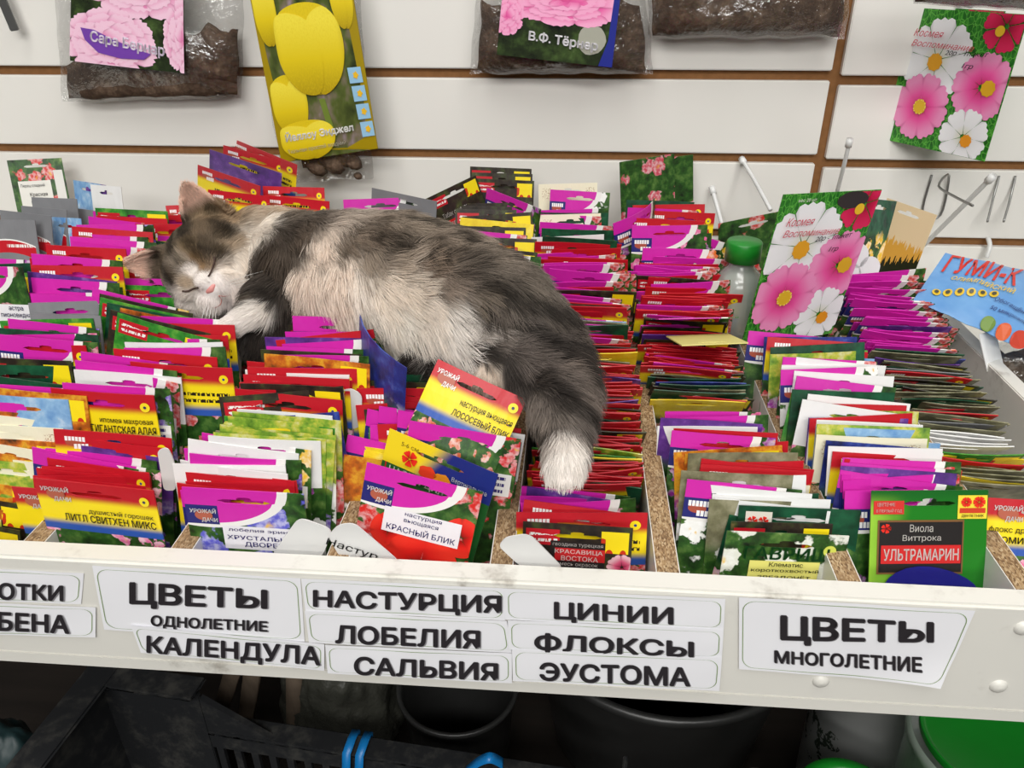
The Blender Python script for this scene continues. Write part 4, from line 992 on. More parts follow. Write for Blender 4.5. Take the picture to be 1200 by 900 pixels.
# coat: coloured spots on the skin (place read off the photograph, then fixed to the body)
GR = (128, 116, 102); DK = (66, 60, 54); BE = (196, 172, 140); WH = (238, 230, 220); CR = (236, 212, 184); TN = (170, 140, 104); BK = (44, 40, 38)
SPOT = [ # px, py, colour, flow in the picture (dx, dy), length mm, reach px
 (330, 258, GR, (.9, -.3), 24), (365, 250, GR, (.9, -.4), 28), (400, 250, (140, 126, 110), (.9, -.4), 30), (440, 252, (136, 124, 110), (.9, -.3), 30), (480, 262, (140, 128, 112), (1, -.1), 30),
 (520, 278, (132, 120, 106), (1, .2), 30), (560, 302, (124, 114, 102), (1, .4), 30), (600, 328, (112, 104, 94), (1, .5), 30), (640, 362, (104, 96, 88), (1, .5), 28), (676, 395, (110, 100, 92), (1, .5), 26), (690, 425, (118, 106, 96), (.9, .6), 24),
 (330, 278, (100, 90, 80), (.6, .5), 22), (350, 276, (120, 106, 92), (.4, .6), 26), (375, 290, CR, (.4, .8), 30), (400, 288, (140, 124, 106), (.6, .6), 30), (402, 306, CR, (.5, .8), 32), (430, 280, (126, 112, 97), (.8, .3), 32), (428, 300, (168, 150, 128), (.7, .5), 32), (460, 290, (122, 110, 96), (.8, .3), 32), (458, 310, (170, 152, 130), (.8, .4), 32), (500, 300, (120, 108, 95), (.9, .3), 32), (495, 316, (134, 118, 102), (.9, .3), 32),
 (360, 320, CR, (.2, 1), 32), (390, 330, CR, (.4, .9), 34), (420, 320, (234, 220, 200), (.6, .7), 34), (448, 330, (226, 208, 182), (.7, .5), 34), (480, 342, (208, 190, 164), (.8, .4), 32), (520, 330, (140, 126, 112), (.9, .3), 30), (555, 345, (120, 110, 98), (.9, .4), 28),
 (360, 350, CR, (.3, 1), 34), (390, 360, CR, (.5, .9), 34), (430, 360, (236, 222, 200), (.6, .7), 36), (470, 370, (236, 226, 206), (.7, .6), 36), (500, 365, (226, 210, 188), (.8, .5), 34), (530, 375, (214, 206, 194), (.8, .4), 32), (552, 378, (170, 160, 148), (.9, .3), 28),
 (430, 395, (226, 208, 184), (.6, .8), 34), (470, 400, (232, 218, 196), (.7, .7), 34), (510, 400, (230, 220, 204), (.8, .4), 32), (540, 405, (210, 202, 190), (.8, .3), 30), (565, 405, (120, 112, 104), (.9, .2), 26),
 (580, 360, (108, 100, 92), (.9, .5), 28), (610, 380, (92, 86, 80), (.9, .5), 26), (600, 405, (110, 102, 96), (.9, .4), 26), (640, 400, (100, 92, 86), (.9, .6), 26), (660, 420, (112, 102, 94), (.8, .7), 24), (625, 430, (104, 96, 90), (.8, .6), 24),
 (600, 440, (110, 102, 96), (.7, .7), 22), (650, 455, (104, 96, 90), (.5, .9), 22), (680, 460, (116, 106, 98), (.5, .9), 22), (630, 470, (120, 112, 104), (.5, .9), 20), (655, 490, (122, 114, 106), (.3, 1), 17), (680, 495, (104, 96, 90), (.3, 1), 17), (640, 500, (128, 118, 108), (.2, 1), 16),
 (662, 512, (200, 190, 178), (.1, 1), 14), (645, 518, (160, 150, 140), (0, 1), 14), (682, 512, (150, 140, 130), (.1, 1), 14), (664, 528, (236, 228, 216), (0, 1), 11), (660, 548, (238, 230, 218), (0, 1), 9), (664, 562, (236, 226, 214), (0, 1), 6),
 (490, 420, (96, 88, 82), (-.8, .5), 22), (520, 425, (90, 84, 78), (-.8, .5), 22), (555, 425, (110, 102, 94), (-.5, .6), 18), (566, 436, (218, 196, 168), (-.3, .6), 14), (578, 440, (220, 200, 172), (0, .7), 12),
 # chest, shoulder, fore legs
 (318, 292, (96, 84, 72), (-.5, .8), 24), (305, 300, (84, 74, 64), (-.5, .8), 24), (315, 320, (84, 76, 68), (-.5, .9), 24), (335, 310, (104, 92, 80), (-.3, .9), 24), (345, 335, (100, 90, 80), (0, 1), 24), (300, 330, (84, 76, 68), (-.6, .8), 22), (318, 342, (66, 60, 54), (-.6, .7), 20), (335, 360, (78, 70, 64), (-.4, .8), 20),
 (300, 345, (92, 84, 74), (-.7, .6), 18), (285, 348, (96, 88, 78), (-.6, .7), 16), (310, 362, (230, 222, 208), (-.9, .4), 12), (296, 368, (238, 230, 218), (-.9, .5), 11), (278, 378, (240, 232, 222), (-.9, .5), 9), (262, 388, (240, 232, 222), (-.9, .4), 6),
 (325, 380, (70, 62, 56), (-.4, .8), 18), (305, 395, (62, 55, 50), (-.5, .7), 16), (340, 385, (84, 76, 68), (-.2, .9), 22),
 # neck and ruff
 (296, 244, (186, 160, 122), (.7, -.5), 22), (280, 248, (176, 150, 112), (.7, -.5), 20), (310, 256, (180, 156, 124), (.8, -.2), 24), (306, 268, (226, 214, 194), (.8, .3), 24), (296, 280, (228, 214, 192), (.7, .6), 24), (286, 298, (226, 210, 186), (.6, .8), 22), (278, 316, (230, 216, 196), (.5, .9), 20), (272, 334, (228, 210, 196), (.4, .9), 16),
 # head
 (246, 250, (150, 128, 98), (.2, -1), 10), (262, 256, (164, 138, 104), (.6, -.7), 14), (236, 268, (122, 106, 86), (-.2, -1), 9), (214, 272, (90, 80, 66), (-.4, -.9), 8), (200, 290, (86, 76, 62), (-.7, -.6), 9), (190, 310, (112, 98, 80), (-.8, -.3), 9), (222, 290, (126, 108, 82), (-.5, -.8), 7), (240, 288, (96, 84, 68), (-.2, -1), 7),
 (258, 276, (92, 80, 64), (.4, -.9), 11), (268, 288, (168, 146, 116), (.6, -.6), 14), (254, 296, (84, 72, 56), (.4, -.7), 8), (230, 302, (120, 96, 66), (-.4, -.8), 5), (214, 306, (150, 136, 116), (-.7, -.6), 6), (204, 324, (98, 86, 72), (-.9, -.1), 8), (194, 336, (110, 96, 80), (-.9, .2), 10), (200, 350, (130, 114, 96), (-.8, .5), 12),
 (226, 318, (236, 226, 214), (-.5, -.6), 5), (220, 330, (172, 150, 120), (-.8, .0), 5), (236, 326, (240, 232, 222), (-.5, -.5), 4), (218, 346, (232, 222, 210), (-.7, .6), 10), (232, 352, (238, 230, 220), (-.3, .9), 10), (240, 340, (240, 228, 220), (-.3, .3), 4), (250, 346, (240, 230, 222), (0, 1), 5), (262, 350, (236, 222, 214), (.2, 1), 9), (246, 364, (236, 224, 216), (.0, 1), 10), (228, 366, (220, 208, 196), (-.3, .9), 12),
 (252, 322, (240, 232, 224), (.6, .2), 6), (262, 318, (232, 216, 194), (.7, .3), 9), (264, 334, (240, 230, 222), (.5, .7), 9), (245, 312, (160, 136, 106), (.1, -.6), 5), (238, 312, (150, 120, 84), (-.1, -.8), 4),
]
spots = []
def boost(c):                                 # photograph value -> hair colour (light fur reflects almost everything)
    l = np.array(rgb(*c)); k = np.clip((l.mean()-.16)/.3, 0, 1); v = l*(.64+.66*k)*np.array([1.02, .985, .98]); v = v*min(1, .92/v.max()); return v*(1-.38*k)+v.max()*.38*k
for e in SPOT:
    p = surf(e[0], e[1]); spots.append((p, boost(e[2]), RIGHT*e[3][0]-UP*e[3][1], e[4]*.001, 1.0))
SP = np.array([s[0] for s in spots]); SCc = np.array([s[1] for s in spots]); SF = np.array([s[2] for s in spots]); SL = np.array([s[3] for s in spots])
def coat(P, power=5):
    out_c = np.empty((len(P), 3)); out_f = np.empty((len(P), 3)); out_l = np.empty(len(P))
    for i in range(0, len(P), 4000):
        q = P[i:i+4000]; d2 = ((q[:, None, :]-SP[None])**2).sum(2)+1.2e-5
        w = d2**(-power/2); w /= w.sum(1)[:, None]
        out_c[i:i+4000] = w@SCc; out_f[i:i+4000] = w@SF; out_l[i:i+4000] = w@SL
    return out_c, out_f, out_l
def ears_on(P, N, c, f, l):
    for base, tipp, fr in EAR:
        b = np.array(base); ax = np.array(tipp)-b; h = np.linalg.norm(ax); ax = ax/h
        q = (P-b)@ax/h; rad = np.linalg.norm((P-b)-np.outer((P-b)@ax, ax), axis=1)
        on = (q > .22) & (q < 1.15) & (rad < .034*(1.15-q)+.004)
        ins = on & (N@np.array(fr) > .1)
        wq = np.clip((q-.22)/.2, 0, 1)[:, None]
        for mk, col, ln_ in ((on & ~ins, (136, 116, 92), .0045), (ins, (236, 200, 180), .0075)):
            t = rgb(*col); c[mk] = c[mk]*(1-wq[mk])+np.array(t)*wq[mk]; f[mk] = ax; l[mk] = ln_
    return c, f, l
# skin colour
bn = np.empty(nv*3, dtype=np.float32); body_me.vertices.foreach_get('normal', bn); bn = bn.reshape(-1, 3)
cols, _f1, _l1 = coat(bv); cols, _, _ = ears_on(bv, bn, cols, _f1, _l1)
ca = body_me.color_attributes.new('coat', 'FLOAT_COLOR', 'POINT')
ca.data.foreach_set('color', np.hstack([cols*.8, np.ones((nv, 1))]).astype(np.float32).ravel())
m = NT('cat_skin', .8, .1); at = m.node('ShaderNodeAttribute'); at.attribute_name = 'coat'; m.put(m.b.inputs['Base Color'], S(m.nt, at.outputs['Color']))
m.bump(m.noise(m.coord(), 300, 2), .2); cat = link('cat', body_me, m.m)
setp(cat, 'fluffy grey tabby and white cat asleep on the seed packets', 'cat')
# fur
nf = len(body_me.polygons)
tri = []
body_me.calc_loop_triangles(); tv = np.empty(len(body_me.loop_triangles)*3, dtype=np.int32); body_me.loop_triangles.foreach_get('vertices', tv); tv = tv.reshape(-1, 3)
A, B, C_ = bv[tv[:, 0]], bv[tv[:, 1]], bv[tv[:, 2]]
N_ = np.cross(B-A, C_-A); ar = np.linalg.norm(N_, axis=1)/2; N_ = N_/(2*ar[:, None]+1e-12)
cen = (A+B+C_)/3
keep = (N_[:, 2] > -.55)
tohead = np.linalg.norm(cen-np.array(HC), axis=1) < .085
wgt = ar*keep*np.where(tohead, 2.2, 1.0); wgt /= wgt.sum()
NH = 130000
pick = rng.choice(len(tv), NH, p=wgt); r1, r2 = rng.random((2, NH)); sq = np.sqrt(r1)
P = A[pick]*(1-sq)[:, None]+B[pick]*(sq*(1-r2))[:, None]+C_[pick]*(sq*r2)[:, None]
Nn = N_[pick]
cc, fl, ln = coat(P); cc, fl, ln = ears_on(P, Nn, cc, fl, ln)
# bare nose and eye lines
NOSE = np.array(hp(0, -.24, 1.33))
d = np.linalg.norm(P-NOSE, axis=1); ok = d > .0065
P, Nn, cc, fl, ln = P[ok], Nn[ok], cc[ok], fl[ok], ln[ok]; NH = len(P)
fl = fl-Nn*(fl*Nn).sum(1)[:, None]; fl /= np.linalg.norm(fl, axis=1)[:, None]+1e-9
def vnoise(P, s, seed):                       # smooth random vector field
    out = np.empty((len(P), 3)); off = Vector((seed*3.1, seed*7.7, seed*1.3))
    for i, p in enumerate(P):
        out[i] = noise.noise_vector(Vector(p)*s+off)
    return out
cl = vnoise(P, 60, 1.0); cl2 = vnoise(P, 200, 2.0); big = vnoise(P, 24, 3.0)
# tabby striping: bands that run across the flow
al = 1.0+np.zeros(NH)
wild = np.clip(ln/.03, .15, 1.1)[:, None]
dirn = fl+wild*(cl*1.0+big*.7+cl2*.35)+rng.normal(0, .10, (NH, 3)); dirn -= Nn*(dirn*Nn).sum(1)[:, None]; dirn /= np.linalg.norm(dirn, axis=1)[:, None]+1e-9
lum = cc@np.array([.3, .6, .1])
ln = ln*rng.uniform(.65, 1.15, NH)*.92
lift = np.where(ln > .02, .42, np.where(ln > .012, .35, .25))*rng.uniform(.6, 1.3, NH)
K = 6; pts = np.empty((NH, K, 3)); 
for k in range(K):
    s = k/(K-1)
    hgt = lift*(s-.42*s*s)
    pts[:, k] = P+(dirn*(s*.93)[..., None] if False else dirn*(s*.95)+Nn*hgt[:, None]+np.array([0, 0, -.10])*s*s)*ln[:, None]+cl2*(.0016*s*s*(ln/.03))[:, None]
# locks: the hairs of a tuft lean towards their leader
lead = rng.choice(NH, 3600, replace=False); own = np.empty(NH, dtype=np.int64)
for i in range(0, NH, 3000):
    dd = ((P[i:i+3000, None, :]-P[lead][None])**2).sum(2); own[i:i+3000] = lead[dd.argmin(1)]
cw = (np.clip(ln/.026, 0, 1)*rng.uniform(.25, .8, NH))[:, None]
for k in range(1, K):
    s = k/(K-1); tgt = pts[own, k]+(P-P[own])*(1-.75*s); pts[:, k] += (tgt-pts[:, k])*cw*s
stripe = np.sin(P@np.array(RIGHT*.42+UP*.9)*265.0+big[:, 0]*3.2+cl[:, 0]*.8)*np.clip((P[:, 0]+.22)/.14, .15, 1)
hd = np.linalg.norm(P-np.array(HC), axis=1) < .078
hs = (P-np.array(HC))@np.array(HS)/HK; hu = (P-np.array(HC))@np.array(HU)/HK
hstripe = np.sin(hs*13.0+cl[:, 0]*1.5+hu*1.2*np.sign(hs))*np.clip((hu+.05)/.3, 0, 1)
stripe = np.where(hd, hstripe, stripe)
dark = np.clip((.30-lum)/.12, 0, 1)*np.where(hd, .75, 1)
tint = 1+dark*np.clip(stripe*1.4, -1, 1)*.62+rng.normal(0, .16, NH)*np.where(lum < .3, 1, .35)+cl[:, 1]*.35*np.where(lum < .3, 1, .3)
lk = rng.normal(0, .13, NH)[own]; tint = np.clip(tint+lk*np.where(lum < .4, 1, .3), .35, 1.8)
base = cc*tint[:, None]
colp = np.empty((NH, K, 4), dtype=np.float32); colp[..., 3] = 1
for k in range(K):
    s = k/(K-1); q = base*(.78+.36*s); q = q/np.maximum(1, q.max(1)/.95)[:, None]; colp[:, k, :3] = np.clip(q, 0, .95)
hc = bpy.data.hair_curves.new('fur'); hc.add_curves([K]*NH)
hc.attributes['position'].data.foreach_set('vector', pts.astype(np.float32).ravel())
ra = hc.attributes.get('radius') or hc.attributes.new('radius', 'FLOAT', 'POINT')
rad = np.tile(np.array([.00017, .00017, .00015, .00012, .00008, .00002]), (NH, 1))*np.where(ln > .012, 1.15, .85)[:, None]
ra.data.foreach_set('value', rad.astype(np.float32).ravel())
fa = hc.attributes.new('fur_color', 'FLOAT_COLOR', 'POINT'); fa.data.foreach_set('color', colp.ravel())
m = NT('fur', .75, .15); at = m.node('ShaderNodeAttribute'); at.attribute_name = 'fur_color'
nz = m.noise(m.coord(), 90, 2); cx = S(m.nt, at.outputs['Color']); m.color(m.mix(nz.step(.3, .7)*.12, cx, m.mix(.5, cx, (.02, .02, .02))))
hc.materials.append(m.m)
fur = bpy.data.objects.new('fur', hc); COL.objects.link(fur); fur.parent = cat
setp(fur, kind='stuff')
# nose, mouth, closed eyes, whiskers
def on_head(s, u, f=3.0, lift=.0008):
    o = hp(s, u, f); h = bvh.ray_cast(o, -HF)
    return h[0]+HF*lift if h[0] else hp(s, u, 1)
bmn = bmesh.new(); bmesh.ops.create_icosphere(bmn, subdivisions=3, radius=1)
for v in bmn.verts:
    x, y, z = v.co; wv = 1.0 if y > 0 else (1+y*.75)
    v.co = hp(0, -.24, 1.26)+HS*x*.0062*wv+HU*y*.0042+HF*z*.0036
mn = NT('nose_skin', .45); mn.color(mn.mix(mn.noise(mn.coord(), 400, 2), rgb(206, 130, 124), rgb(222, 152, 146)))
link('nose', bm_mesh('nose', bmn, True), mn.m, cat)
dkm = flat((66, 44, 36), .6)
for s in (-1, 1):
    pt = [on_head(s*a, b, lift=.0022) for a, b in ((.16, -.04), (.22, -.03), (.30, .00), (.38, .03), (.44, .07), (.48, .11))]
    tube('eyelid_line', spline(pt, 3), .0008, dkm, cat, 6, radii=None)
pt = [on_head(a, b, lift=.0012) for a, b in ((-.26, -.52), (-.14, -.56), (-.04, -.50), (0, -.42), (.04, -.50), (.14, -.56), (.26, -.52))]
tube('mouth_line', spline(pt, 3), .00045, flat((190, 130, 120), .6), cat, 6)
wm = flat((240, 238, 232), .4)
for s in (-1, 1):
    for k in range(5):
        a = on_head(s*.28, -.36-.05*k, lift=0); dr = (HS*s*(1.0)+HU*(-.35-.10*k)+HF*.25).normalized()
        L_ = .045+.006*(k % 3); pt = [a+dr*L_*q-HU*.006*q*q for q in (0, .25, .5, .75, 1)]
        tube('whisker', pt, .00016, wm, cat, 4, radii=[.00022, .0002, .00017, .00013, .00006])
# ------------------------------------------------------------------ bags hanging on the wall
def film_bag(name, label, outline, y0, depth_, soil_from=None, mat='film', soil_px=None, nx=26, nz=22, seed=1):
    """clear bag from four picture corners at wall distance y0, swollen by depth_, soil inside below soil_px"""
    TL, TR, BR, BL = [at_y(x, y, y0) for x, y in outline]
    root = empty(name, (BL+BR)/2); inv = Matrix.Translation(-root.location)
    def sheet(scale, dep, amp, nm, material, b0=0.0, b1=1.0, closed=True, a0=0.0, a1=1.0, soft=0.0):
        vs = []; fs = []
        for side in (-1, 1):
            for j in range(nz+1):
                for i in range(nx+1):
                    a = a0+(a1-a0)*i/nx; b = b0+(b1-b0)*j/nz
                    ca, cb = .5+(a-.5)*scale, .5+(b-.5)*scale
                    p = (TL*(1-ca)+TR*ca)*(1-cb)+(BL*(1-ca)+BR*ca)*cb
                    ea = (a-a0)/(a1-a0); eb = (b-b0)/(b1-b0)
                    e = (max(0, 1-abs(2*ea-1)**4)**.6)*(max(0, 1-max(0, 2*eb-1)**4)**.6)*(max(0, 1-max(0, 1-2*eb)**6)**.6)
                    q = noise.noise(p*26+Vector((seed, side*3, 0)))*amp+noise.noise(p*70+Vector((0, seed, side)))*amp*.5
                    edge = noise.noise(p*40+Vector((seed*2, 0, 5)))*amp*.8
                    vs.append(p+Vector((edge*(abs(2*ea-1)**3), side*(e*dep*.5)+q*(.3+.7*e)*(1 if side < 0 else .2)-dep*.5, edge*(eb**4)+(1-eb)**6*soft*(noise.noise(p*34+Vector((seed, 9, 0)))+.6*noise.noise(p*90)))))
        N = (nx+1)*(nz+1)
        for j in range(nz):
            for i in range(nx):
                a = j*(nx+1)+i; fs.append((a, a+nx+1, a+nx+2, a+1)); fs.append((N+a, N+a+1, N+a+nx+2, N+a+nx+1))
        o = link(nm, mesh(nm, vs, fs, True), material, root); o.matrix_parent_inverse = inv; return o
    for (a0, a1, b0, b1, sc) in (soil_px or []):
        sheet(sc, depth_*.86, .0045, 'soil', MAT['soil'], b0, b1, a0=a0, a1=a1, soft=.018)
    sheet(1.0, depth_, .004, 'clear_film', MAT[mat])
    setp(root, label, 'bag', 'bags hanging on the slatted wall')
    return root, inv, (TL, TR, BR, BL)
class Card:                                   # a printed card: pixel corners at depth y, local u,t like Hero
    def __init__(s, root, inv, quad, y, mat, name='printed_card', thick=.0006, tilt=0.0):
        s.q = [at_y(px, py, y) for px, py in quad]; s.root = root; s.inv = inv
        vs = []; uvs = []; N = 10
        for k in (0, thick):
            for j in range(N+1):
                for i in range(N+1): vs.append(s.P(i/N, j/N, -k)); uvs.append((i/N, j/N))
        fs = []; W = N+1
        for j in range(N):
            for i in range(N): a = j*W+i; fs.append((a, a+W, a+W+1, a+1)); fs.append((W*W+a, W*W+a+1, W*W+a+W+1, W*W+a+W))
        s.o = link(name, mesh(name, vs, fs, True, uvs), mat, root); s.o.matrix_parent_inverse = inv
        s.w = (s.q[1]-s.q[0]).length; s.h = (s.q[3]-s.q[0]).length
    def P(s, u, t, off):
        a, b, c, d = s.q; p = (a*(1-u)+b*u)*(1-t)+(d*(1-u)+c*u)*t
        return p+Vector((0, -off-.0012*math.sin(math.pi*u), 0))
    def add(s, name, vs, fs, mat, uv=None):
        o = link(name, mesh(name, vs, fs, False, uv), mat, s.o); o.matrix_parent_inverse = Matrix.Identity(4); return o
    def poly(s, name, pts, mat, off=.0006): return s.add(name, [s.P(u, t, off) for u, t in pts], [tuple(range(len(pts)))], mat)
    def text(s, st, u0, u1, t0, t1, col, bold=.0, shear=0, off=.003, skew=0.0, name='lettering'):
        v, fs = text_verts(st, bold, shear); return s.add(name, [s.P(u0+(u1-u0)*a, t1+(t0-t1)*b+skew*a, off) for a, b in v], fs, flat(col))
    def blob(s, name, u, t, ru, rt, mat, off, n=40, wob=.08, k=9, ph=0.0):
        pts = [(u, t)]; uv = [(0, 0)]
        for i in range(n):
            a = 2*math.pi*i/n; q = 1+wob*math.cos(k*a+ph)+wob*.6*math.cos((k*2+1)*a+ph*2); pts.append((u+ru*q*math.cos(a), t+rt*q*math.sin(a))); uv.append((1, i/n))
        vs = [s.P(max(.0, min(1, a)), max(.0, min(1, b)), off) for a, b in pts]; return s.add(name, vs, [(0, 1+i, 1+(i+1) % n) for i in range(n)], mat, uv)
m = NT('card_leaves', .22); n = m.noise(m.coord('UV'), 5, 4, .6); m.color(m.ramp(n, [(.3, rgb(16, 18, 14)), (.5, rgb(40, 52, 28)), (.66, rgb(70, 92, 46)), (.8, rgb(120, 130, 96))])); LEAF = m.m
PP = [petal_mat('peony_petal', (206, 96, 150), (228, 136, 182), (246, 206, 226), .3), petal_mat('peony_petal_bright', (204, 50, 124), (236, 100, 168), (250, 176, 212), .3)]
def peony(c, u, t, ru, rt, mat, off, seed):
    R = random.Random(seed); vs = []; fs = []; uv = []; k = 0
    for rr, n in ((.74, 11), (.52, 9), (.32, 7), (.12, 5)):
        for i in range(n):
            a0 = 2*math.pi*(i+R.uniform(-.2, .2))/n+rr*3; i0 = len(vs); L0 = R.uniform(.30, .40); Wd = R.uniform(.24, .34); k += 1
            for (q, s_) in [(-.6, 0), (-.3, -.7), (.2, -1), (.6, -.95), (.85, -.7), (.8, -.5), (.98, -.3), (.88, -.08), (1.02, .12), (.9, .32), (.97, .5), (.82, .7), (.6, .95), (.2, 1), (-.3, .7)]:
                x = rr+q*L0+R.uniform(-.02, .02); y = s_*Wd; X = x*math.cos(a0)-y*math.sin(a0); Y = x*math.sin(a0)+y*math.cos(a0)
                vs.append(c.P(max(0, min(1, u+X*ru)), max(0, min(1, t+Y*rt)), off+.00003*k)); uv.append((.5+q*.5, .5+s_*.5))
            fs.append(tuple(range(i0, len(vs))))
    c.add('printed_peony', vs, fs, mat, uv)
VIO = flat((116, 66, 168), .3)
# Sarah Bernhardt peony bag
root, inv, _ = film_bag('soil_bag', 'clear soil bag with a pink double peony card, left on the wall', [(70, -90), (296, -90), (290, 112), (84, 116)], -.004, .042, soil_px=[(.02, .98, .80, .995, .98), (.64, .98, .60, .92, .98)], seed=3)
c = Card(root, inv, [(84, -70), (214, -70), (216.5, 86), (82, 71)], -.050, LEAF)
peony(c, .62, .32, .46, .26, PP[0], .0006, 9); peony(c, .34, .80, .40, .27, PP[0], .0010, 8); peony(c, 1.0, .72, .17, .28, PP[0], .0008, 7)
c.poly('printed_ribbon', [(.10, .70), (.22, .71), (.40, .78), (.60, .84), (.72, .87), (.66, .92), (.46, .93), (.26, .90), (.14, .80)], VIO, .0028)
c.text('Сара Бернар', .19, .84, .715, .83, (240, 226, 244), .03, 0, .0034, .07)
# W. F. Turner peony bag
root, inv, _ = film_bag('soil_bag', 'clear soil bag with a bright pink peony card, centre of the wall', [(568, -90), (746, -90), (764, 84), (553, 84)], -.004, .045, soil_px=[(.02, .98, .50, .995, .97)], seed=8)
c = Card(root, inv, [(596, -80), (736, -80), (717, 79), (582, 64)], -.053, LEAF)
peony(c, .55, .50, .52, .20, PP[1], .0006, 9); peony(c, .06, .66, .14, .16, PP[1], .0009, 7)
c.blob('printed_bud', .80, .80, .12, .12, flat((170, 170, 156), .3), .0008, 20, .03, 3)
c.poly('printed_stripe', [(.95, 0), (1, 0), (1, 1), (.88, 1), (.94, .8), (.95, .5)], flat((34, 44, 140), .3), .0012)
c.text('В.Ф. Тёрнер', .26, .86, .765, .865, (238, 236, 240), .03, 0, .0034, .035)
# bags of plain soil
film_bag('soil_bag', 'plain clear bag of brown soil right of the bright peony bag', [(760, -80), (992, -80), (984, 42), (757, 44)], -.004, .050, soil_px=[(.01, .99, .30, .99, .98)], seed=15)
film_bag('soil_bag', 'plain clear bag of brown soil at the top right corner', [(1052, -90), (1230, -90), (1225, 14), (1060, 2)], -.16, .050, soil_px=[(.01, .99, .30, .99, .98)], seed=21)
# tulip bag
root, inv, _ = film_bag('bulb_bag', 'clear bag of bulbs with a yellow tulip card', [(290, -60), (420, -60), (441, 206), (336, 212)], -.030, .024, soil_px=[(.20, .86, .905, .985, .9)], seed=27)
m = NT('card_tulip_leaves', .22); n = m.noise(m.coord('UV'), 6, 3, .5); m.color(m.ramp(n, [(.3, rgb(40, 48, 26)), (.5, rgb(84, 96, 44)), (.62, rgb(120, 110, 90)), (.78, rgb(170, 150, 170))]))
c = Card(root, inv, [(282, -60), (405, -60), (443, 174), (330, 191)], -.058, m.m)
YT = [petal_mat('tulip_yellow', (150, 128, 8), (206, 176, 14), (228, 202, 30), .4), petal_mat('tulip_light', (176, 150, 10), (226, 200, 24), (244, 226, 70), .4)]
c.poly('printed_border', [(.88, 0), (1, 0), (1, 1), (0, 1), (0, .0), (.03, 0), (.06, .5), (.10, .80), (.3, .95), (.70, .97), (.88, .93), (.94, .8), (.92, .5)][::1], YT[0], .0003)

def closed(pts, n=5):
    out = []; N = len(pts)
    for i in range(N):
        a, b, c2, d = [Vector(pts[(i+k-1) % N]) for k in range(4)]
        for k in range(n):
            t = k/n; p = .5*((2*b)+(c2-a)*t+(2*a-5*b+4*c2-d)*t*t+(-a+3*b-3*c2+d)*t**3); out.append((p.x, p.y))
    return out
def tpetal(pts, mat, off, u, t, w, h):
    q = closed(pts); c.add('printed_petal', [c.P(a, b, off) for a, b in q], [tuple(range(len(q)))], mat, [(.5+(t-b)/h*.9, .5+(a-u)/w*.9) for a, b in q])
def tulip(u, t, w, h, off):
    f = lambda L: [(u+a*w, t+b*h) for a, b in L]
    tpetal(f([(-.48, -.1), (-.40, -.38), (-.1, -.50), (.25, -.48), (.47, -.30), (.50, .05), (.36, .36), (.05, .5), (-.28, .42), (-.46, .18)]), YT[0], off, u, t, w, h)
    tpetal(f([(.05, -.36), (.30, -.46), (.48, -.26), (.50, .05), (.36, .36), (.08, .5), (-.02, .2), (-.04, -.1)]), YT[1], off+.0004, u, t, w, h)
    tpetal(f([(-.49, -.1), (-.44, -.36), (-.2, -.40), (.06, -.28), (.16, .1), (.10, .42), (-.05, .5), (-.28, .42), (-.46, .18)]), YT[1], off+.0008, u, t, w, h)
tulip(.50, .46, .66, .44, .0016); tulip(.20, .72, .36, .30, .0008); tulip(.32, .90, .56, .20, .0022); tulip(.12, .28, .22, .30, .0006); tulip(.88, .22, .22, .30, .0006)
c.poly('printed_stem', [(.50, .70), (.56, .70), (.60, .86), (.54, .86)], flat((110, 130, 50), .3), .0010)
for k in range(4):
    t0 = .56+.095*k; c.poly('printed_pictogram', [(.83+.012*k, t0), (.96+.01*k, t0), (.965+.01*k, t0+.08), (.835+.012*k, t0+.08)], flat((150, 196, 226), .3), .0016)
    c.blob('printed_pictogram_flower', .90+.012*k, t0+.04, .025, .018, flat((240, 190, 40), .3), .0022, 10, .2, 5)
c.text('Йеллоу Энджел', .10, .80, .845, .905, (248, 247, 242), .035, 0, .0042, -.012); c.text('Тюльпан простой поздний', .10, .70, .935, .962, (240, 236, 214), .01, 0, .0042, -.01)
c.text('Color line', .06, .24, .13, .20, (60, 60, 40), 0, .3, .0024, -.05)
for (px, py, r) in ((372, 196, .014), (392, 192, .016), (414, 190, .012), (418, 206, .006)):
    p = at_y(px, py, -.044); b = bmesh.new(); bmesh.ops.create_icosphere(b, subdivisions=2, radius=r)
    for v in b.verts: v.co = Vector((v.co.x, v.co.y*.6, v.co.z*(.8+.2*(v.co.x/r)))) + v.co.normalized()*noise.noise(v.co*90)*.003
    o = link('tulip_bulb', bm_mesh('bulb', b, True), MAT['soil'], root); o.matrix_parent_inverse = inv; o.location = p
# hanging cosmos packets
for k, (dx, dy) in enumerate(((-34, -8), (-17, -3), (0, 0))):
    h = Hero(['rearmost of the three hanging cosmos packets', 'middle of the three hanging cosmos packets', 'front one of the three hanging cosmos packets'][k], (1072+dx, 9+dy), (1206+dx, 17+dy), 2, .150, 'grass', slot=False, w=.114, z=1.345, dz=.0, group='hanging cosmos packets')
    Mw = h.o.matrix_world.copy(); h.o.location += Vector((-.004, .012, 0))*(2-k)
    cosmos_print(h)
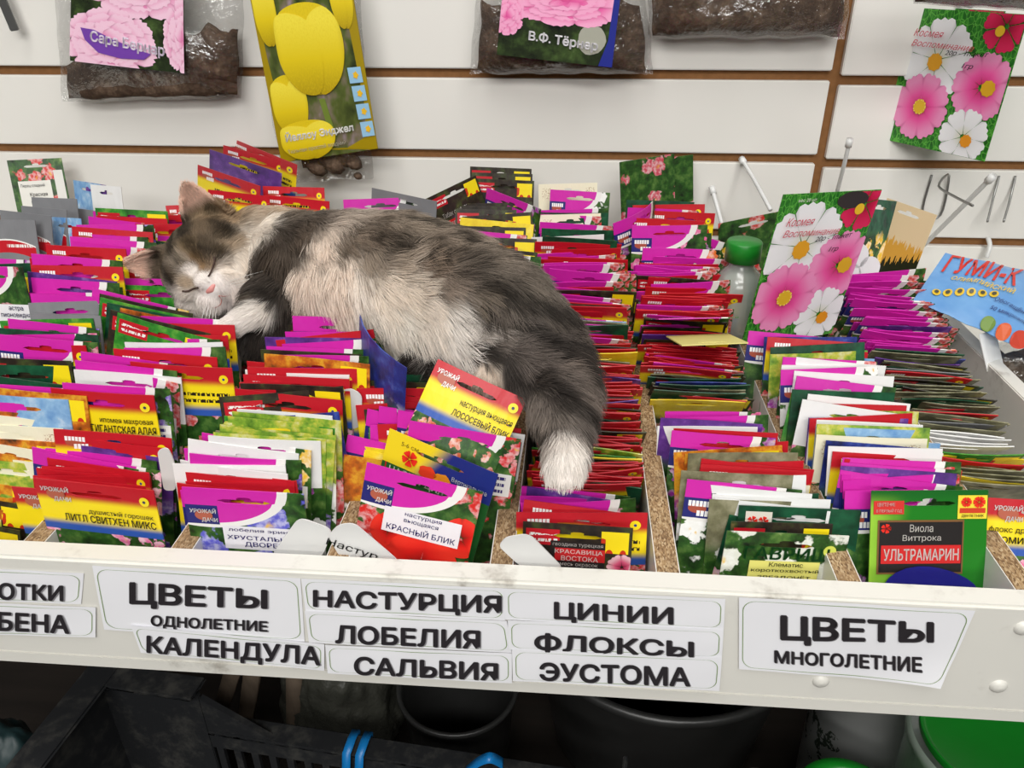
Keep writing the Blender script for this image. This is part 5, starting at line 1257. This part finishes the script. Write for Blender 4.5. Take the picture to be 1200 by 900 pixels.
# ------------------------------------------------------------------ wall hooks
wp = flat((226, 226, 224), .3)
def hook(label, pts, r, mat, capr=None):
    root = empty('display_hook', pts[0]); inv = Matrix.Translation(-Vector(pts[0]))
    o = tube('rod', spline(pts, 5), r, mat, root); o.matrix_parent_inverse = inv
    if capr:
        d = (Vector(pts[1])-Vector(pts[0])).normalized()
        o = tube('end_cap', [Vector(pts[0]), Vector(pts[0])+d*.010], capr, wp, root); o.matrix_parent_inverse = inv
    setp(root, label, 'hook', 'hooks in the slatted wall'); return root
tr = MAT['tag']
hook('white plastic rod hook left of the wall seam', [at_y(869, 186, -.003), at_y(884, 211, -.05), at_y(903, 246, -.10)], .0026, tr, .0042)
hook('white plastic rod hanging beside the green bottle', [at_y(834, 219, -.01), at_y(848, 270, -.05), at_y(866, 334, -.09)], .0028, tr, .0042)
hook('white plastic rod hook right of the wall seam', [at_y(996, 163, -.06), at_y(990, 190, -.05), at_y(981, 225, -.02)], .0026, tr, .0042)
hook('long white plastic rod slanting below the hanging cosmos packets', [at_y(1164, 206, -.12), at_y(1125, 245, -.08), at_y(1082, 288, -.03)], .0028, tr, .0046)
hook('bent metal wire hook below the hanging cosmos packets', [at_y(1092, 205, -.002), at_y(1081, 250, -.003), at_y(1102, 252, -.004), at_y(1112, 206, -.01), at_y(1100, 218, -.06), at_y(1118, 230, -.10), at_y(1140, 241, -.14)], .0015, MAT['wire'])
hook('straight metal wire hook at the right, nearer the seam', [at_y(1171, 206, -.002), at_y(1164, 232, -.01), at_y(1157, 260, -.03)], .0014, MAT['wire'])
hook('straight metal wire hook at the far right', [at_y(1190, 206, -.002), at_y(1184, 232, -.01), at_y(1176, 260, -.03)], .0014, MAT['wire'])
hook('small white hook in the lowest groove at the right', [at_y(1158, 279, -.001), at_y(1160, 289, -.012), at_y(1156, 302, -.016)], .0030, wp)
pc = at_z(1138, 12, 1.345)
hook('white rod hook carrying the hanging cosmos packets', [(pc.x, -.002, 1.352), (pc.x, (pc.y)*.5, 1.350), (pc.x, pc.y+.002, 1.349)], .0024, tr)
# metal strip hook at the top left
p = at_y(18, 36, -.02); o = box('display_hook', -.006, .006, -.002, .002, -.0, .075, MAT['wire'], None, .001); o.location = p; o.rotation_euler = (0, math.radians(-9), 0)
setp(o, 'flat metal strip hook at the top left corner', 'hook', 'hooks in the slatted wall')
tp = at_y(1100, 205, -.001); 
# ------------------------------------------------------------------ green capped bottle
p = at_z(872, 330, 1.06); bt = empty('bottle', p)
m = NT('bottle_plastic', .15); m.color(rgb(206, 212, 206)); m.b.inputs['Transmission Weight'].default_value = .6; m.bump(m.noise(m.coord(), 40, 2), .05)
top = at_z(873, 282, 1.150)
zc = .085
bt.location = (top.x, top.y, 1.0480)
lathe('bottle_body', [(0, 0), (.024, 0), (.026, .004), (.026, .05), (.020, .068), (.0125, .076), (.0125, .086)], m.m, bt, 32)
lathe('green_cap', [(.0, .102), (.0165, .102), (.0175, .1005), (.0178, .082), (.016, .082)], flat((28, 130, 40), .35), bt, 32)
setp(bt, 'small clear bottle with green screw cap behind the cosmos packet', 'bottle')
# ------------------------------------------------------------------ blue fertiliser bag and bags in the right bin
BLU = NT('print_sky_blue', .28); n = BLU.noise(BLU.coord('UV'), 4, 3); BLU.color(BLU.mix(n, rgb(70, 130, 196), rgb(130, 178, 222))); 
root = empty('fertiliser_bag', at_z(1150, 390, 1.04)); inv = Matrix.Translation(-root.location)
Q = [at_z(1108, 296, 1.125), at_z(1262, 330, 1.10), at_z(1225, 420, 1.072), at_z(1070, 352, 1.088)]
vs = []; uvs = []; fs = []; N = 14
def bagP(u, t, off=0.0):
    a, b, c_, d = Q; pnt = (a*(1-u)+b*u)*(1-t)+(d*(1-u)+c_*u)*t
    return pnt+Vector((0, -.3, 1)).normalized()*(.012*max(0, math.sin(math.pi*u)*math.sin(math.pi*t))**.7+.0025*noise.noise(pnt*60)+off)
for k in (0, 1):
    for j in range(N+1):
        for i in range(N+1):
            pnt = bagP(i/N, j/N); 
            if k: pnt = pnt-Vector((0, -.3, 1)).normalized()*(.022*max(0, math.sin(math.pi*i/N)*math.sin(math.pi*j/N))**.7+.0004)
            vs.append(pnt); uvs.append((i/N, j/N))
W = N+1
for j in range(N):
    for i in range(N): a = j*W+i; fs.append((a, a+W, a+W+1, a+1)); fs.append((W*W+a, W*W+a+1, W*W+a+W+1, W*W+a+W))
o = link('bag_body', mesh('bag', vs, fs, True, uvs), BLU.m, root); o.matrix_parent_inverse = inv; bb = o
def bag_text(st, u0, u1, t0, t1, col, bold=.0, shear=.2, skew=0.0, name='lettering'):
    v, f2 = text_verts(st, bold, shear); o = link(name, mesh(name, [bagP(u0+(u1-u0)*a, t1+(t0-t1)*b+skew*a, .0018) for a, b in v], f2), flat(col, .35), bb); return o
bag_text('ГУМИ-К', .06, .60, .06, .44, (206, 52, 40), .02, 0, -.0); bag_text('ОЛИМПИЙСКИЙ', .16, .62, .47, .56, (226, 190, 50), .01); bag_text('Обогащён NPK 1:1:1', .52, .95, .66, .72, (40, 50, 110), 0); bag_text('50 микроэлементов', .52, .95, .76, .81, (40, 50, 110), 0)
def bag_disc(nm, u, t, r, mat, off=.0016, sx=1.0):
    vs = [bagP(u+r*math.cos(2*math.pi*i/18)*sx, t+r*1.5*math.sin(2*math.pi*i/18), off) for i in range(18)]; link(nm, mesh(nm, vs, [tuple(range(18))]), mat, bb)
for k in range(6): bag_disc('printed_emblem', .12+.075*k, .80-.035*k, .032, flat((222, 186, 50), .35)); bag_disc('printed_emblem_core', .12+.075*k, .80-.035*k, .016, flat((70, 70, 60), .35), .0026)
for (u, t, r, c_) in ((.74, .12, .07, (226, 120, 40)), (.86, .14, .07, (214, 150, 60)), (.68, .95, .05, (206, 90, 40)), (.80, .96, .06, (190, 60, 40)), (.92, .94, .05, (90, 130, 50)), (.56, .94, .05, (110, 140, 60))): bag_disc('printed_vegetable', u, t, r, flat(c_, .35))
setp(root, 'sky blue fertiliser bag with red and yellow lettering at the right', 'bag')
# clear bags of bulbs beside the tray
root, inv, _ = film_bag('bulb_bag', 'clear bag of dark bulbs under the blue fertiliser bag', [(1120, 395), (1260, 385), (1290, 470), (1180, 480)], -.26, .05, soil_px=[(.05, .95, .1, .95, .95)], seed=33)
root['group'] = 'bags in the right-hand bin'
root['label'] = 'clear bag of dark bulbs under the blue fertiliser bag'
o = Hero('white paper label slip sticking out under the blue bag', (1147, 392), (1166, 386), 30, .05, 'W', z=1.075, slot=False, group='bags in the right-hand bin', cat='label', name='paper_slip')
# ------------------------------------------------------------------ below the tray: shelf and what stands on it
m = NT('dark_shelf_board', .8, .2); n = m.noise(m.vop(m.coord(), 'MULTIPLY', (1.0, 8.0, 1.0)), 6, 4); m.color(m.mix(n, rgb(30, 27, 25), rgb(54, 47, 42)))
SHZ = .56
shelf = setp(box('lower_shelf', -1.2, 1.2, -.92, -.01, SHZ-.02, SHZ, m.m), 'dark wooden shelf board below the tray', 'shelf')
DKB = flat((22, 22, 24), .9, .1)
# black plastic crate
def crate():
    root = empty('plastic_crate', (-.25, -.7, SHZ+.06)); inv = Matrix.Translation(-root.location)
    zt = .80; zl = .748
    A = at_z(115, 792, zt); Bq = at_z(34, 890, zt); Cq = at_z(192, 806, zt); E_ = at_z(570, 905, zl-.0)
    ex = (E_-A); ex.z = 0; Lx = ex.length; ex.normalize(); ey = Vector((ex.y, -ex.x, 0))     # ey towards the viewer
    zb = SHZ+.06
    M = Matrix(((ex.x, ey.x, 0, A.x), (ex.y, ey.y, 0, A.y), (0, 0, 1, 0), (0, 0, 0, 1)))
    mt = MAT['crate']
    def part(name, boxes, parent=root, bev=.002):
        b = bmesh.new()
        for bx in boxes: box_bm(*bx, bev, b)
        o = link(name, bm_mesh(name, b), mt, parent); o.data.transform(M); o.matrix_parent_inverse = inv if parent is root else Matrix.Identity(4); return o
    Wd = .34; th = .004; LX = .50; step = .105
    # far long wall: raised end, then a lower run with slots
    part('far_wall', [(0, step, 0, th, zb, zt), (step, LX, 0, th, zl-.022, zl), (step, LX, 0, th, zb, zb+.035)], bev=.0008)
    for k in range(22):
        x = step+.004+k*.018
        if x < LX: part('slat', [(x, x+.007, 0, th, zb+.034, zl-.021)], bev=0)
    part('far_rim', [(-.012, step, -.014, th+.010, zt, zt+.004), (step, LX, -.016, th+.004, zl, zl+.004)])
    gv = [Vector((x, y, z)) for y in (-.002, th) for x, z in ((step, zl), (step, zt-.006), (step+.07, zl))]
    o = link('gusset', mesh('gusset', [M @ v for v in gv], [(0, 1, 2), (5, 4, 3), (0, 3, 4, 1), (1, 4, 5, 2), (2, 5, 3, 0)]), mt, root); o.matrix_parent_inverse = inv
    part('end_wall', [(0, th, 0, Wd, zb, zt)], bev=.0008); part('end_rim', [(-.0145, .018, -.0145, Wd+.014, zt+.0006, zt+.0048)]); part('near_wall', [(0, LX, Wd-th, Wd, zb, zl)], bev=.0008)
    part('other_end_wall', [(LX-th, LX, 0, Wd, zb, zt)], bev=.0008)
    part('base', [(0, LX, 0, Wd, zb-.06, zb-.052), (0, LX, 0, Wd, zb-.004, zb)], bev=.0005)
    setp(root, 'black plastic crate with slotted sides under the tray', 'crate')
    return M, zl, zb, LX
M, zl, zb, LX = crate()
# ribbons tied to the crate rim
for k, (px, lb) in enumerate(((409, 'left blue ribbon loop tied over the crate rim'), (425, 'right blue ribbon loop tied over the crate rim'))):
    p = at_z(px, 872, zl+.008); ls = M.inverted() @ p
    x = ls.x; vs = []; fs = []
    prof = [(-.018, -.05), (-.018, .006), (-.006, .0085), (.008, .006), (.010, -.03), (.012, -.08)]
    for (yy, zz) in prof:
        for dx in (-.004, .004): vs.append(M @ Vector((x+dx+zz*.1, yy, zl+zz)))
    for i in range(len(prof)-1): fs.append((2*i, 2*i+1, 2*i+3, 2*i+2))
    o = link('blue_ribbon', mesh('ribbon', vs, fs, True), flat((20, 120, 190), .35)); setp(o, lb, 'ribbon', 'blue ribbons on the crate')
    o.modifiers.new('s', 'SOLIDIFY').thickness = .0006
p0 = at_z(545, 905, zl+.01); p1 = at_z(575, 888, zl+.035); p2 = at_z(590, 895, zl+.02)
pts = spline([p0, (p0+p1)/2+Vector((0, 0, .004)), p1, p2], 6); vs = []; fs = []
for p in pts: vs += [p+Vector((0, .004, .002)), p+Vector((0, -.004, -.002))]
for i in range(len(pts)-1): fs.append((2*i, 2*i+1, 2*i+3, 2*i+2))
o = link('blue_ribbon', mesh('ribbon', vs, fs, True), flat((20, 120, 190), .35)); o.modifiers.new('s', 'SOLIDIFY').thickness = .0006
setp(o, 'loose curl of blue ribbon right of the crate rim', 'ribbon', 'blue ribbons on the crate')
# wooden stakes leaning behind the crate
m = NT('grey_wood', .8, .2); n = m.noise(m.vop(m.coord(), 'MULTIPLY', (12.0, 12.0, 1.0)), 10, 4); m.color(m.mix(n, rgb(70, 60, 50), rgb(110, 96, 82)))
for (x0, x1, lb) in ((272, 250, 'left wooden stake leaning behind the crate'), (296, 286, 'middle wooden stake leaning behind the crate'), (346, 346, 'right wooden stake leaning behind the crate')):
    a = at_y(x0, 790, -.50+.0004*(x0-272)); b = at_y(x1, 860, -.46); d = (b-a); t = (SHZ-b.z)/d.z; b2 = b+d*t; top = a-d*.05
    o = tube('wooden_stake', [b2, a.lerp(b2, .5), top], .011, m.m, None, 4); setp(o, lb, 'stake', 'wooden stakes under the tray')
# milky plastic bag of something, behind the crate
def lump(name, label, px, py, z, rx, ry, rz, mat, cat, seed, amp=.16, group=None):
    p = Vector((px, py, z)); b = bmesh.new(); bmesh.ops.create_icosphere(b, subdivisions=5, radius=1)
    for v in b.verts:
        n_ = noise.noise(v.co*1.8+Vector((seed, 0, 0)))*amp+abs(noise.noise(v.co*4+Vector((0, seed, 0))))*amp*.7
        q = v.co.normalized()*(1+n_); v.co = Vector((q.x*rx, q.y*ry, max(-SHZ*0-rz*.8, q.z*rz)))
    zmin = min(v.co.z for v in b.verts)
    o = link(name, bm_mesh(name, b, True), mat); o.location = (p.x, p.y, SHZ-zmin+.0005); setp(o, label, cat, group); return o
mb = NT('milky_bag', .42); n = mb.noise(mb.coord(), 18, 5, .65); mb.color(mb.mix(n, rgb(40, 41, 36), rgb(78, 78, 70))); mb.bump(mb.noise(mb.coord(), 22, 4, .6), .8, .01)
lump('plastic_bag', 'crumpled translucent plastic bag behind the crate', -.245, -.43, 0, .065, .055, .115, mb.m, 'bag', 4, .2)
db = NT('dark_green_bag', .4); n = db.noise(db.coord(), 14, 4); db.color(db.mix(n, rgb(14, 34, 22), rgb(30, 60, 36))); db.bump(n, .6, .01)
lump('plastic_bag', 'dark green plastic sack far behind the crate', -.32, -.30, 0, .075, .05, .12, db.m, 'bag', 13, .15)
# dark basins
bs = NT('dark_basin', .35); n = bs.noise(bs.coord(), 20, 3); bs.color(bs.mix(n, rgb(34, 34, 34), rgb(56, 56, 55)))
o = lathe('plastic_basin', [(0, 0), (.10, 0), (.115, .01), (.145, .18), (.150, .198), (.157, .200), (.158, .190), (.152, .187), (.146, .178), (.120, .012)], bs.m, None, 64, (.118, -.375, SHZ))
setp(o, 'wide dark plastic basin under the tray', 'basin')
o = lathe('plastic_basin', [(0, 0), (.045, 0), (.05, .008), (.060, .14), (.062, .15), (.066, .15), (.066, .144), (.061, .14), (.052, .012)], bs.m, None, 48, (-.105, -.46, SHZ))
setp(o, 'small dark plastic pot left of the wide basin', 'basin')
# buckets
wb = NT('white_bucket_print', .35); c_ = wb.coord(); x, y, z = wb.xyz(c_); n = wb.noise(c_, 24, 5, .7); n2 = wb.noise(c_, 8, 2)
wb.color(wb.mix(n.inside(.53, .60)*n2.gt(.48), rgb(206, 208, 206), rgb(60, 74, 60)))
def bucket(label, px, py, z, r, h, body, lid, lidcol):
    p = Vector((px, py, z)); root = empty('bucket', (p.x, p.y, z-h))
    lathe('bucket_body', [(0, 0), (r*.86, 0), (r*.88, .004), (r, h-.012), (r+.003, h-.012), (r+.003, h-.004), (r, h-.002)], body, root, 56)
    if lid:
        lathe('lid', [(0, h-.004), (r*.80, h-.004), (r*.86, h-.006), (r*.9, h+.003), (r+.006, h+.004), (r+.008, h), (r+.008, h-.014), (r+.005, h-.014)], lidcol, root, 56)
    setp(root, label, 'bucket', 'buckets under the tray'); return root, p
GRN = flat((18, 128, 34), .3)
clr = NT('cloudy_plastic', .25); clr.color(rgb(170, 186, 172)); clr.b.inputs['Transmission Weight'].default_value = .5; clr.bump(clr.noise(clr.coord(), 30, 2), .05)
bucket('white bucket with dark plant print under the tray', .340, -.445, .85, .066, .85-SHZ, wb.m, False, GRN)
pp = at_z(1165, 868, .815)
bucket('cloudy bucket with a bright green lid at the bottom right', pp.x, pp.y, .815, .064, .815-SHZ, clr.m, False, GRN)
lo = lathe('tub_lid', [(0, .0), (.052, 0), (.056, .002), (.0585, .006), (.0590, .004), (.0575, -.004)], GRN, None, 56, (pp.x, pp.y, .8155)); setp(lo, 'bright green lid on the cloudy bucket at bottom right', 'lid')
bucket('small cloudy bucket with green lid at the bottom edge', .262, -.600, .745, .042, .745-SHZ, clr.m, True, GRN)
bucket('white lidded bucket barely seen at the bottom edge', .165, -.665, .820, .036, .820-SHZ, flat((200, 200, 198), .3), True, flat((216, 216, 214), .3))
# dark teal sack at the left edge
lump('plastic_bag', 'dark teal plastic sack at the lower left corner', -.52, -.60, 0, .045, .045, .12, flat((30, 52, 54), .5), 'bag', 21, .15)
